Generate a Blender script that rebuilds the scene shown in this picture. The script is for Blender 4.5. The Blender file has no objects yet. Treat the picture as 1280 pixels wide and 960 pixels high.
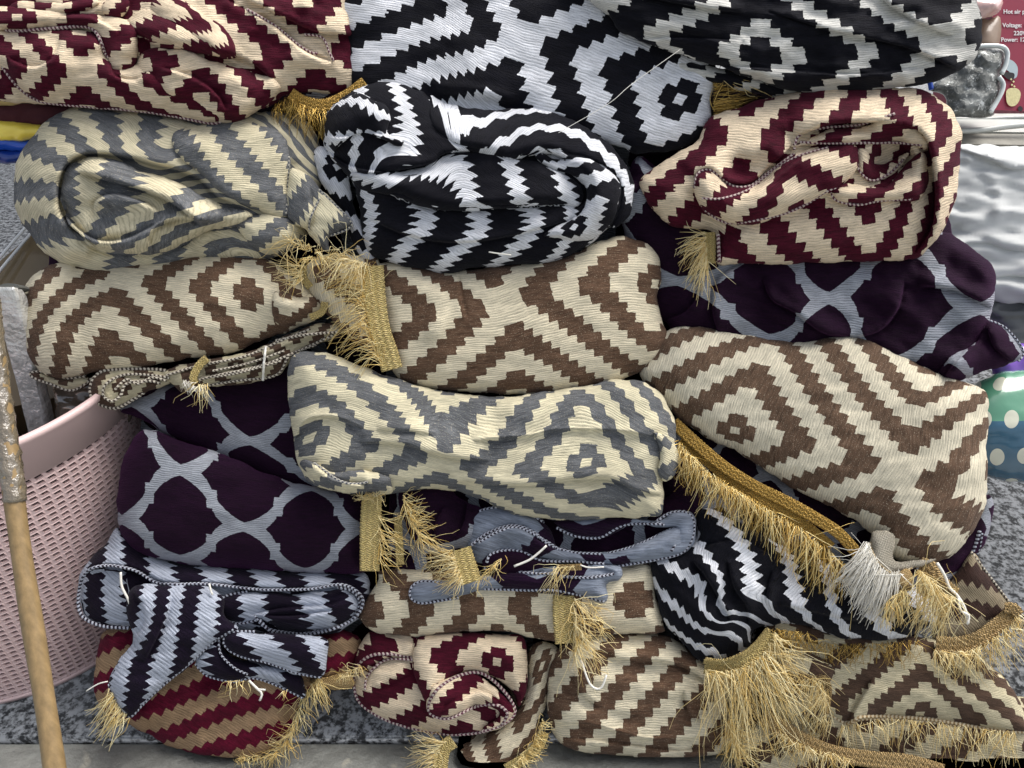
import bpy, math, random
import numpy as np
from mathutils import Vector, Matrix, noise
from mathutils.geometry import delaunay_2d_cdt

random.seed(7)
SC = bpy.context.scene
COL = SC.collection

# ------------------------------------------------------------------ camera, sky, sun, exposure
PITCH = math.radians(32)
CAM_LOC = Vector((0.0, 0.0, 0.93))
cam_d = bpy.data.cameras.new('camera')
cam_d.sensor_width = 36.0
cam_d.lens = 26.2
cam_d.clip_start = 0.02
cam_d.clip_end = 200
cam = bpy.data.objects.new('camera', cam_d)
COL.objects.link(cam)
cam.location = CAM_LOC
cam.rotation_euler = (math.radians(90) - PITCH, 0, 0)
SC.camera = cam

SUN_EL, SUN_AZ = math.radians(58), math.radians(62)      # azimuth measured from +Y towards +X
world = bpy.data.worlds.new("World")
SC.world = world
world.use_nodes = True
wn = world.node_tree
wn.nodes.clear()
sky = wn.nodes.new('ShaderNodeTexSky')
sky.sky_type = 'NISHITA'
sky.sun_disc = False
sky.sun_elevation = SUN_EL
sky.sun_rotation = SUN_AZ
sky.air_density = 1.0
sky.dust_density = 4.0
sky.ozone_density = 0.6
bg = wn.nodes.new('ShaderNodeBackground')
bg.inputs['Strength'].default_value = 0.115
wo = wn.nodes.new('ShaderNodeOutputWorld')
hs = wn.nodes.new('ShaderNodeHueSaturation')
hs.inputs['Saturation'].default_value = 0.45        # thin cloud
wn.links.new(sky.outputs[0], hs.inputs['Color'])
wn.links.new(hs.outputs[0], bg.inputs[0])
wn.links.new(bg.outputs[0], wo.inputs[0])
sun_d = bpy.data.lights.new('sun', 'SUN')
sun_d.energy = 1.8
sun_d.angle = math.radians(38)
sun_d.color = (1.0, 0.97, 0.92)
sun = bpy.data.objects.new('sun', sun_d)
COL.objects.link(sun)
_sd = Vector((math.sin(SUN_AZ) * math.cos(SUN_EL), math.cos(SUN_AZ) * math.cos(SUN_EL), math.sin(SUN_EL)))
sun.rotation_euler = _sd.to_track_quat('Z', 'Y').to_euler()
SC.view_settings.view_transform = 'Standard'
SC.view_settings.look = 'None'
SC.view_settings.gamma = 1.0
SC.view_settings.exposure = 0.9
SC.render.engine = 'CYCLES'

# ------------------------------------------------------------------ measuring helpers
F = 26.2 / 36 * 1280.0
CR, CU, CF = Vector((1, 0, 0)), Vector((0, math.sin(PITCH), math.cos(PITCH))), Vector((0, math.cos(PITCH), -math.sin(PITCH)))

def P(x, y, d):
    """a point of the place, measured from where the photographer stood"""
    return CAM_LOC + CF * d + CR * ((x - 640) / F * d) + CU * ((480 - y) / F * d)

def PN(px, py, d):
    px = np.asarray(px, float); py = np.asarray(py, float); d = np.asarray(d, float)
    a = (px - 640) / F * d; b = (480 - py) / F * d
    L = np.array(CAM_LOC)
    return L[None] + np.outer(d, CF) + np.outer(a, CR) + np.outer(b, CU)

def on_z(x, y, z):
    """where the sight line meets height z"""
    dirv = CF + CR * ((x - 640) / F) + CU * ((480 - y) / F)
    t = (z - CAM_LOC.z) / dirv.z
    return CAM_LOC + dirv * t

def ZR(ox, oy, s):
    return lambda pts: [(ox + p[0] / s, oy + p[1] / s) + tuple(p[2:]) for p in pts]

R1 = ZR(0, 0, 2.783); R2 = ZR(400, 0, 2.783); R3 = ZR(820, 0, 2.783); R4 = ZR(0, 300, 2.783)
R5 = ZR(350, 280, 2.51); R6 = ZR(780, 270, 2.56); R7 = ZR(0, 615, 2.783); R8 = ZR(400, 600, 2.667)
R9 = ZR(800, 600, 2.667); RA = ZR(350, 430, 4.0); RB = ZR(400, 100, 3.2); RC = ZR(140, 530, 4.0)
RD = ZR(90, 650, 3.368); RE = ZR(480, 600, 3.2); RF = ZR(1040, 660, 3.2); RG = ZR(670, 0, 2.2456)
PX = lambda pts: list(pts)

def spline(pts, closed=False, step=4.0):
    """Catmull-Rom through the points, resampled evenly"""
    p = np.array([q[:2] for q in pts], float)
    n = len(p)
    out = []
    rng = n if closed else n - 1
    for i in range(rng):
        if closed:
            a, b, c, d = p[(i - 1) % n], p[i], p[(i + 1) % n], p[(i + 2) % n]
        else:
            a, b, c, d = p[max(i - 1, 0)], p[i], p[i + 1], p[min(i + 2, n - 1)]
        L = np.linalg.norm(c - b)
        m = max(2, int(L / 2))
        for k in range(m):
            t = k / m
            out.append(0.5 * ((2 * b) + (-a + c) * t + (2 * a - 5 * b + 4 * c - d) * t * t + (-a + 3 * b - 3 * c + d) * t ** 3))
    if not closed:
        out.append(p[-1])
    out = np.array(out)
    if closed:
        out = np.vstack([out, out[:1]])
    seg = np.linalg.norm(np.diff(out, axis=0), axis=1)
    s = np.concatenate([[0], np.cumsum(seg)])
    m = max(3, int(round(s[-1] / step)))
    t = np.linspace(0, s[-1], m + 1)
    r = np.stack([np.interp(t, s, out[:, 0]), np.interp(t, s, out[:, 1])], 1)
    return r[:-1] if closed else r

def poly_dist(p, line, closed=False):
    """distance, signed side, arc parameter, nearest point of many points to a polyline"""
    a = line; b = np.roll(line, -1, axis=0)
    if not closed:
        a = a[:-1]; b = b[:-1]
    ab = b - a
    L2 = (ab ** 2).sum(1) + 1e-9
    best = np.full(len(p), 1e9); side = np.zeros(len(p)); par = np.zeros(len(p)); near = np.zeros((len(p), 2))
    for k in range(0, len(p), 4000):
        q = p[k:k + 4000]
        w = q[:, None, :] - a[None]
        t = np.clip((w * ab[None]).sum(2) / L2[None], 0, 1)
        c = a[None] + ab[None] * t[..., None]
        d = np.linalg.norm(q[:, None, :] - c, axis=2)
        i = d.argmin(1); r = np.arange(len(q))
        best[k:k + 4000] = d[r, i]
        cr = ab[i, 0] * (q[:, 1] - a[i, 1]) - ab[i, 1] * (q[:, 0] - a[i, 0])
        side[k:k + 4000] = np.sign(cr)
        par[k:k + 4000] = (i + t[r, i]) / len(a)
        near[k:k + 4000] = c[r, i]
    return best, side, par, near

def inside(p, poly):
    x, y = p[:, 0], p[:, 1]
    r = np.zeros(len(p), bool)
    n = len(poly)
    j = n - 1
    for i in range(n):
        xi, yi = poly[i]; xj, yj = poly[j]
        if yi != yj:
            c = ((yi > y) != (yj > y)) & (x < (xj - xi) * (y - yi) / (yj - yi) + xi)
            r ^= c
        j = i
    return r

def tps(src, dst, q, reg=0.6):
    """thin plate spline from measured pattern points"""
    src = np.array(src, float); dst = np.array(dst, float)
    n = len(src)
    sc = 100.0
    s = src / sc; Q = q / sc
    def U(r2):
        return 0.5 * r2 * np.log(r2 + 1e-12)
    d2 = ((s[:, None] - s[None]) ** 2).sum(2)
    K = U(d2) + np.eye(n) * reg * 0.01
    Pm = np.hstack([np.ones((n, 1)), s])
    A = np.zeros((n + 3, n + 3)); A[:n, :n] = K; A[:n, n:] = Pm; A[n:, :n] = Pm.T
    B = np.zeros((n + 3, 2)); B[:n] = dst
    W = np.linalg.solve(A, B)
    out = np.zeros((len(Q), 2))
    for k in range(0, len(Q), 4000):
        qq = Q[k:k + 4000]
        D = U(((qq[:, None] - s[None]) ** 2).sum(2))
        out[k:k + 4000] = D @ W[:n] + np.hstack([np.ones((len(qq), 1)), qq]) @ W[n:]
    return out

def aff(cx, cy, unit, ang, u0=0, v0=0, sx=1.0, sy=1.0):
    """pattern points for cloth whose weave simply runs at an angle"""
    a = math.radians(ang)
    ux, uy = math.cos(a) * unit * sx, math.sin(a) * unit * sx
    vx, vy = -math.sin(a) * unit * sy, math.cos(a) * unit * sy
    return [(cx, cy, u0, v0), (cx + 8 * ux, cy + 8 * uy, u0 + 8, v0), (cx + 8 * vx, cy + 8 * vy, u0, v0 + 8),
            (cx - 8 * ux, cy - 8 * uy, u0 - 8, v0)]

# ------------------------------------------------------------------ materials
def new_mat(name):
    m = bpy.data.materials.new(name); m.use_nodes = True
    nt = m.node_tree; nt.nodes.clear()
    out = nt.nodes.new('ShaderNodeOutputMaterial')
    b = nt.nodes.new('ShaderNodeBsdfPrincipled')
    nt.links.new(b.outputs[0], out.inputs[0])
    return m, nt, b

class G:
    """short node arithmetic"""
    def __init__(s, nt): s.nt = nt
    def m(s, op, a, b=None, c=None):
        n = s.nt.nodes.new('ShaderNodeMath'); n.operation = op
        for i, v in enumerate((a, b, c)):
            if v is None: continue
            if isinstance(v, (int, float)): n.inputs[i].default_value = v
            else: s.nt.links.new(v, n.inputs[i])
        return n.outputs[0]
    def add(s, a, b): return s.m('ADD', a, b)
    def sub(s, a, b): return s.m('SUBTRACT', a, b)
    def mul(s, a, b): return s.m('MULTIPLY', a, b)
    def mn(s, a, b): return s.m('MINIMUM', a, b)
    def mx(s, a, b): return s.m('MAXIMUM', a, b)
    def lt(s, a, b): return s.m('LESS_THAN', a, b)
    def gt(s, a, b): return s.m('GREATER_THAN', a, b)
    def vec(s, x, y, z=0.0):
        n = s.nt.nodes.new('ShaderNodeCombineXYZ')
        for i, v in enumerate((x, y, z)):
            if isinstance(v, (int, float)): n.inputs[i].default_value = v
            else: s.nt.links.new(v, n.inputs[i])
        return n.outputs[0]
    def noise(s, vec, scale=1.0, detail=2.0, rough=0.5, col=False):
        n = s.nt.nodes.new('ShaderNodeTexNoise')
        n.inputs['Scale'].default_value = scale; n.inputs['Detail'].default_value = detail; n.inputs['Roughness'].default_value = rough
        if vec is not None: s.nt.links.new(vec, n.inputs['Vector'])
        return n.outputs['Color' if col else 0]
    def mix(s, f, a, b):
        n = s.nt.nodes.new('ShaderNodeMix'); n.data_type = 'RGBA'
        for idx, v in ((0, f), (6, a), (7, b)):
            if isinstance(v, (int, float)): n.inputs[idx].default_value = v
            elif isinstance(v, tuple): n.inputs[idx].default_value = v + (1,) if len(v) == 3 else v
            else: s.nt.links.new(v, n.inputs[idx])
        return n.outputs[2]
    def ramp(s, f, lo, hi):
        n = s.nt.nodes.new('ShaderNodeMapRange')
        n.inputs[1].default_value = lo; n.inputs[2].default_value = hi
        s.nt.links.new(f, n.inputs[0]); return n.outputs[0]
    def bump(s, h, dist, strength=1.0, normal=None):
        n = s.nt.nodes.new('ShaderNodeBump')
        n.inputs['Distance'].default_value = dist; n.inputs['Strength'].default_value = strength
        s.nt.links.new(h, n.inputs['Height'])
        if normal is not None: s.nt.links.new(normal, n.inputs['Normal'])
        return n.outputs[0]
    def uv(s, name='weave'):
        n = s.nt.nodes.new('ShaderNodeUVMap'); n.uv_map = name
        sp = s.nt.nodes.new('ShaderNodeSeparateXYZ'); s.nt.links.new(n.outputs[0], sp.inputs[0])
        return n.outputs[0], sp.outputs[0], sp.outputs[1]
    def obj(s):
        n = s.nt.nodes.new('ShaderNodeTexCoord'); return n.outputs['Object']

def cloth_mat(name, dark, light, pattern='kilim', dvar=0.25, lvar=0.34, sheen=0.08, sheen_col=(0.5, 0.5, 0.55), thread='u', sparse=False, eyes=True, tex=1.0):
    m, nt, b = new_mat(name)
    g = G(nt)
    UV, u, v = g.uv()
    if thread == 'v':
        along, across = v, u
    else:
        along, across = u, v
    u0, v0 = u, v
    if tex != 1.0:
        along = g.mul(along, tex); across = g.mul(across, tex); u = g.mul(u, tex); v = g.mul(v, tex)
    TF = 3.7                                               # yarns per pattern step
    wob = g.noise(g.vec(g.mul(along, 0.35), g.mul(across, 0.35)), 1.0, 2.0)
    wob2 = g.noise(g.vec(g.mul(along, 0.9), g.mul(across, 1.3)), 1.0, 3.0)
    row = g.add(g.mul(across, TF), g.add(g.mul(wob, 2.2), g.mul(wob2, 0.8)))
    rowi = g.m('FLOOR', row)
    ragged = g.noise(g.vec(g.mul(rowi, 7.31), g.mul(along, 0.15)), 1.0, 1.0)
    jit = g.mul(g.sub(ragged, 0.5), 0.55)
    fine = g.mul(g.sub(g.noise(g.vec(g.mul(u, 3.0), g.mul(v, 3.0)), 1.0, 2.0), 0.5), 0.22)
    if tex != 1.0:
        jf = 0.45 / tex if pattern == 'trellis' else 0.8 / tex
        jit = g.mul(jit, jf); fine = g.mul(fine, jf)
    a0, c0_ = (v0, u0) if thread == 'v' else (u0, v0)
    al2 = g.add(a0, jit); ac2 = g.add(c0_, fine)
    if thread == 'v': uu, vv = ac2, al2
    else: uu, vv = al2, ac2
    if pattern == 'zigzag':
        t = g.m('FLOORED_MODULO', g.add(g.m('FLOOR', uu), g.m('FLOOR', vv)), 6.0)
        L = g.mul(g.gt(t, 1.5), g.lt(t, 3.5 if sparse else 4.5))
    elif pattern == 'kilim':
        pu = g.m('PINGPONG', uu, 16.0); pv = g.m('PINGPONG', vv, 16.0)
        s = g.add(g.m('FLOOR', pu), g.m('FLOOR', pv))
        s = g.mn(s, g.sub(30.0, s))
        t = g.m('MODULO', s, 6.0)
        L = g.mul(g.gt(t, 1.5), g.lt(t, 3.5 if sparse else 4.5))
        c0 = g.lt(g.mx(pu, pv), 0.5); c1 = g.gt(g.mn(pu, pv), 15.5)
        if eyes: L = g.mx(L, g.mx(c0, c1))
    else:
        k = 16.0                                           # cloth steps per half lattice cell
        pu = g.mul(g.m('PINGPONG', uu, k), 1 / k); pv = g.mul(g.m('PINGPONG', vv, k), 1 / k)
        # ogee line from (0,1) to (1,0) with a square jog half way
        a1 = g.m('SQRT', g.mx(g.sub(1.0, g.m('POWER', g.mul(g.mn(pu, 0.5), 1.85), 2.0)), 0.0))           # lobe round the tile's top
        a2 = g.m('SQRT', g.mx(g.sub(1.0, g.m('POWER', g.mul(g.mn(g.sub(1.0, pu), 0.5), 1.85), 2.0)), 0.0))
        lobe_hi = g.add(0.50, g.mul(g.sub(a1, 0.38), 0.50 / 0.62))
        lobe_lo = g.sub(0.50, g.mul(g.sub(a2, 0.38), 0.50 / 0.62))
        gl = g.add(g.mul(g.lt(pu, 0.5), lobe_hi), g.mul(g.gt(pu, 0.4999), lobe_lo))
        lin = g.sub(1.0, pu)
        gg = g.add(g.mul(gl, 0.88), g.mul(lin, 0.12))
        jog = g.mul(g.lt(g.m('ABSOLUTE', g.sub(pu, 0.5)), 0.075), g.lt(g.m('ABSOLUTE', g.sub(pv, 0.5)), 0.20))
        dd = g.m('ABSOLUTE', g.sub(pv, gg))
        wd = g.add(0.105, g.mul(g.m('SINE', g.mul(pu, math.pi)), 0.085))
        L = g.mx(g.lt(dd, wd), jog)
    tri = g.m('ABSOLUTE', g.sub(g.m('FRACT', row), 0.5))     # 0 in the middle of a yarn, .5 between yarns
    yarn = g.sub(0.5, tri)
    tuft = g.noise(g.vec(g.mul(along, 0.9), g.mul(across, 7.0)), 1.0, 3.0, 0.65)
    tuft2 = g.noise(g.vec(g.mul(along, 5.0), g.mul(across, 9.0)), 1.3, 2.0)
    big = g.noise(g.vec(g.mul(u, 0.13), g.mul(v, 0.13)), 1.0, 3.0)
    lshade = g.add(g.add(1.0 - lvar, g.mul(g.ramp(g.add(yarn, g.mul(g.sub(tuft2, 0.5), 0.5)), 0.0, 0.22), lvar * 0.75)), g.mul(g.sub(tuft, 0.5), 0.7))
    rnd = g.sub(g.noise(g.vec(g.mul(rowi, 3.77), g.mul(along, 0.5)), 1.0, 2.0), 0.5)    # every yarn is a little different
    lshade = g.mul(lshade, g.add(0.80, g.mul(big, 0.42)))
    lshade = g.mul(lshade, g.add(1.10, g.mul(rnd, 0.75)))
    dshade = g.add(g.add(1.0, g.mul(g.sub(tuft, 0.5), 1.6)), g.add(g.mul(g.sub(big, 0.5), 0.7), g.mul(rnd, 1.2)))
    lc = g.mix(1.0, (0, 0, 0), light)
    vm = nt.nodes.new('ShaderNodeVectorMath'); vm.operation = 'SCALE'
    vm.inputs[0].default_value = light; nt.links.new(lshade, vm.inputs['Scale'])
    vd = nt.nodes.new('ShaderNodeVectorMath'); vd.operation = 'SCALE'
    vd.inputs[0].default_value = dark; nt.links.new(dshade, vd.inputs['Scale'])
    # light yarn flecks that show through the dark pile
    fleck = g.mul(g.gt(g.add(tuft2, g.mul(tuft, 0.3)), 0.80), 0.35 * (dvar > 0.3))
    dcol = g.mix(fleck, vd.outputs[0], light)
    col = g.mix(L, dcol, vm.outputs[0])
    nt.links.new(col, b.inputs['Base Color'])
    b.inputs['Roughness'].default_value = 0.92
    b.inputs['Specular IOR Level'].default_value = 0.15
    b.inputs['Sheen Weight'].default_value = sheen
    b.inputs['Sheen Roughness'].default_value = 0.45
    b.inputs['Sheen Tint'].default_value = sheen_col + (1,)
    h = g.add(g.mul(L, 0.6), g.mul(L, g.mul(yarn, 0.9)))
    h = g.add(h, g.mul(tuft, 1.1)); h = g.add(h, g.mul(tuft2, 0.55))
    nt.links.new(g.bump(h, 0.0022, 0.6), b.inputs['Normal'])
    return m

WHITE = (0.66, 0.67, 0.70); CREAM = (0.63, 0.56, 0.39); CREAM2 = (0.66, 0.60, 0.46)
M = {}
M['bw_zig'] = cloth_mat('black_white_zigzag', (0.004, 0.004, 0.007), WHITE, dvar=0.15, pattern='zigzag', sparse=True)
M['grey_zig'] = cloth_mat('grey_cream_zigzag', (0.112, 0.116, 0.122), (0.58, 0.52, 0.36), dvar=0.5, pattern='zigzag')
M['brown_zig'] = cloth_mat('brown_cream_zigzag', (0.105, 0.060, 0.037), (0.66, 0.59, 0.43), dvar=0.34, pattern='zigzag')
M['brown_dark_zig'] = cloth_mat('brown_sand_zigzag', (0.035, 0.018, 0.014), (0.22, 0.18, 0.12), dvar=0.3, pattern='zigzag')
M['brown_plain'] = cloth_mat('brown_cream_chenille_stripes', (0.108, 0.062, 0.038), (0.70, 0.62, 0.45), dvar=0.34, eyes=False)
M['purple_back'] = cloth_mat('silver_purple_reverse', (0.20, 0.225, 0.275), (0.012, 0.003, 0.015), pattern='trellis', tex=0.42, dvar=0.28)
M['bw'] = cloth_mat('black_white_chenille', (0.004, 0.004, 0.007), WHITE, dvar=0.15)
M['bw_warm'] = cloth_mat('black_offwhite_chenille', (0.004, 0.004, 0.007), (0.58, 0.57, 0.53), dvar=0.15, sparse=True, eyes=False)
M['grey'] = cloth_mat('grey_cream_chenille', (0.112, 0.116, 0.122), (0.66, 0.60, 0.42), dvar=0.5)
M['brown'] = cloth_mat('brown_cream_chenille', (0.108, 0.062, 0.038), (0.70, 0.62, 0.45), dvar=0.34)
M['brown_v'] = cloth_mat('brown_cream_chenille_upright', (0.108, 0.066, 0.042), (0.64, 0.58, 0.44), dvar=0.34, thread='v')
M['brown_dull'] = cloth_mat('brown_sand_chenille', (0.075, 0.045, 0.030), (0.52, 0.46, 0.31), dvar=0.3)
M['maroon'] = cloth_mat('maroon_cream_chenille', (0.050, 0.003, 0.011), (0.68, 0.56, 0.40), dvar=0.15, sheen_col=(0.6, 0.2, 0.3))
M['maroon_dull'] = cloth_mat('maroon_tan_zigzag', (0.085, 0.0035, 0.016), (0.30, 0.20, 0.115), dvar=0.15, sheen_col=(0.6, 0.2, 0.3), pattern='zigzag')
M['navy'] = cloth_mat('navy_silver_zigzag', (0.006, 0.003, 0.010), (0.38, 0.41, 0.48), dvar=0.15, pattern='zigzag', tex=0.55)
M['purple'] = cloth_mat('purple_silver_trellis', (0.0085, 0.0012, 0.0085), (0.31, 0.33, 0.365), pattern='trellis', tex=0.42, lvar=0.55, dvar=0.28, sheen=0.12, sheen_col=(0.5, 0.12, 0.5))

def simple_mat(name, col, rough=0.6, metal=0.0, nscale=40, var=0.25, bump=0.0005, spec=0.4, coat=0.0, trans=0.0, alpha=1.0, stretch=(1, 1, 1), det=4):
    m, nt, b = new_mat(name)
    g = G(nt)
    mp = nt.nodes.new('ShaderNodeMapping'); mp.inputs['Scale'].default_value = stretch
    nt.links.new(g.obj(), mp.inputs[0])
    n = g.noise(mp.outputs[0], nscale, det, 0.6)
    c = g.mix(n, tuple(x * (1 - var) for x in col), tuple(min(1, x * (1 + var)) for x in col))
    nt.links.new(c, b.inputs['Base Color'])
    b.inputs['Roughness'].default_value = rough; b.inputs['Metallic'].default_value = metal
    b.inputs['Specular IOR Level'].default_value = spec
    b.inputs['Coat Weight'].default_value = coat
    b.inputs['Transmission Weight'].default_value = trans
    b.inputs['Alpha'].default_value = alpha
    if bump: nt.links.new(g.bump(n, bump, 0.8), b.inputs['Normal'])
    return m

def strand_mat(name, col, tip, metal, rough):
    m, nt, b = new_mat(name)
    g = G(nt)
    geo = nt.nodes.new('ShaderNodeNewGeometry')
    r = geo.outputs['Random Per Island']
    c = g.mix(r, col, tip)
    nt.links.new(c, b.inputs['Base Color'])
    b.inputs['Metallic'].default_value = metal; b.inputs['Roughness'].default_value = rough
    return m
M['strand_gold'] = strand_mat('gold_thread', (0.72, 0.46, 0.11), (1.0, 0.88, 0.48), 0.3, 0.28)
M['strand_dark'] = strand_mat('old_gold_thread', (0.40, 0.24, 0.04), (0.80, 0.56, 0.18), 0.8, 0.26)
M['strand_pale'] = strand_mat('pale_gold_thread', (0.66, 0.44, 0.12), (1.0, 0.90, 0.55), 0.1, 0.28)
M['strand_white'] = strand_mat('ivory_thread', (0.72, 0.68, 0.58), (0.90, 0.88, 0.82), 0.1, 0.4)

def braid_mat(name, col, metal=0.35):
    m, nt, b = new_mat(name)
    g = G(nt)
    UV, u, v = g.uv()
    chev = g.m('ABSOLUTE', g.sub(g.m('FRACT', g.mul(v, 3.0)), 0.5))
    w = g.m('SINE', g.mul(g.add(g.mul(u, 3.1), g.mul(chev, 1.6)), 2 * math.pi))
    n = g.noise(g.vec(g.mul(u, 2.0), g.mul(v, 6.0)), 2.0, 4.0, 0.7)
    k = g.add(g.add(g.mul(w, 0.13), g.mul(chev, -0.25)), g.add(n, 0.05))
    nt.links.new(g.mix(g.ramp(k, 0.2, 0.85), tuple(x * 0.45 for x in col), tuple(min(1, x * 1.25) for x in col)), b.inputs['Base Color'])
    b.inputs['Metallic'].default_value = metal; b.inputs['Roughness'].default_value = 0.42
    nt.links.new(g.bump(g.add(w, g.mul(n, 1.5)), 0.0012, 0.9), b.inputs['Normal'])
    return m
M['braid'] = braid_mat('gold_braid', (0.98, 0.66, 0.26), 0.04)
M['braid_dark'] = braid_mat('old_gold_braid', (0.74, 0.46, 0.11), 0.35)
M['braid_tan'] = braid_mat('tan_braid', (0.62, 0.42, 0.18), 0.1)
M['braid_white'] = braid_mat('ivory_braid', (0.55, 0.50, 0.40), 0.1)

def hem_mat(name, a, c):
    m, nt, b = new_mat(name)
    g = G(nt)
    UV, u, v = g.uv()
    w = g.m('FRACT', g.add(g.mul(u, 1.0), g.mul(v, 0.8)))
    n = g.noise(g.vec(u, g.mul(v, 3)), 1.5, 2)
    f = g.gt(g.add(w, g.mul(g.sub(n, 0.5), 0.5)), 0.5)
    nt.links.new(g.mix(f, a, c), b.inputs['Base Color'])
    b.inputs['Roughness'].default_value = 0.8
    nt.links.new(g.bump(w, 0.001, 0.9), b.inputs['Normal'])
    return m
M['hem_navy'] = hem_mat('navy_overlock', (0.012, 0.006, 0.018), (0.42, 0.44, 0.50))
M['hem_maroon'] = hem_mat('maroon_overlock', (0.09, 0.02, 0.04), (0.46, 0.38, 0.34))
M['hem_grey'] = hem_mat('grey_overlock', (0.06, 0.065, 0.085), (0.42, 0.40, 0.34))
M['hem_brown'] = hem_mat('brown_overlock', (0.06, 0.04, 0.03), (0.55, 0.50, 0.40))
M['hem_sand'] = hem_mat('sand_overlock', (0.30, 0.20, 0.09), (0.60, 0.50, 0.33))

# ------------------------------------------------------------------ object helpers
def tag(o, label=None, cat=None, group=None, kind=None):
    if label: o['label'] = label
    if cat: o['category'] = cat
    if group: o['group'] = group
    if kind: o['kind'] = kind
    return o

def mesh_obj(name, verts, faces, mat, parent=None, uvs=None, smooth=True):
    me = bpy.data.meshes.new(name)
    vs = np.asarray(verts, float)
    q_ = parent
    while q_ is not None:
        vs = vs - np.array(q_.location)[None]; q_ = q_.parent
    me.from_pydata(vs.tolist(), [], faces)
    if uvs is not None:
        uvl = me.uv_layers.new(name='weave')
        li = np.empty(len(me.loops), dtype=np.int32); me.loops.foreach_get('vertex_index', li)
        uvl.data.foreach_set('uv', np.asarray(uvs, float)[li].ravel())
    if smooth:
        me.polygons.foreach_set('use_smooth', [True] * len(me.polygons))
    me.materials.append(mat)
    me.update()
    o = bpy.data.objects.new(name, me)
    COL.objects.link(o)
    if parent is not None: o.parent = parent
    return o

def OFF(L, du, dv):
    return [(x, y, u + du, v + dv) for x, y, u, v in L]
def SCL(L, k):
    return [(x, y, u * k, v * k) for x, y, u, v in L]

GROUP = 'folded and rolled chenille throws in the market pile'
def throw_root(name, x, y, d, label, group=GROUP, cat='throw'):
    o = bpy.data.objects.new(name, None)
    COL.objects.link(o)
    o.location = P(x, y, d)
    o.empty_display_size = 0.05
    tag(o, label, cat, group)
    return o

class Fold: pass
FLOOR_MIN = 0.003

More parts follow.
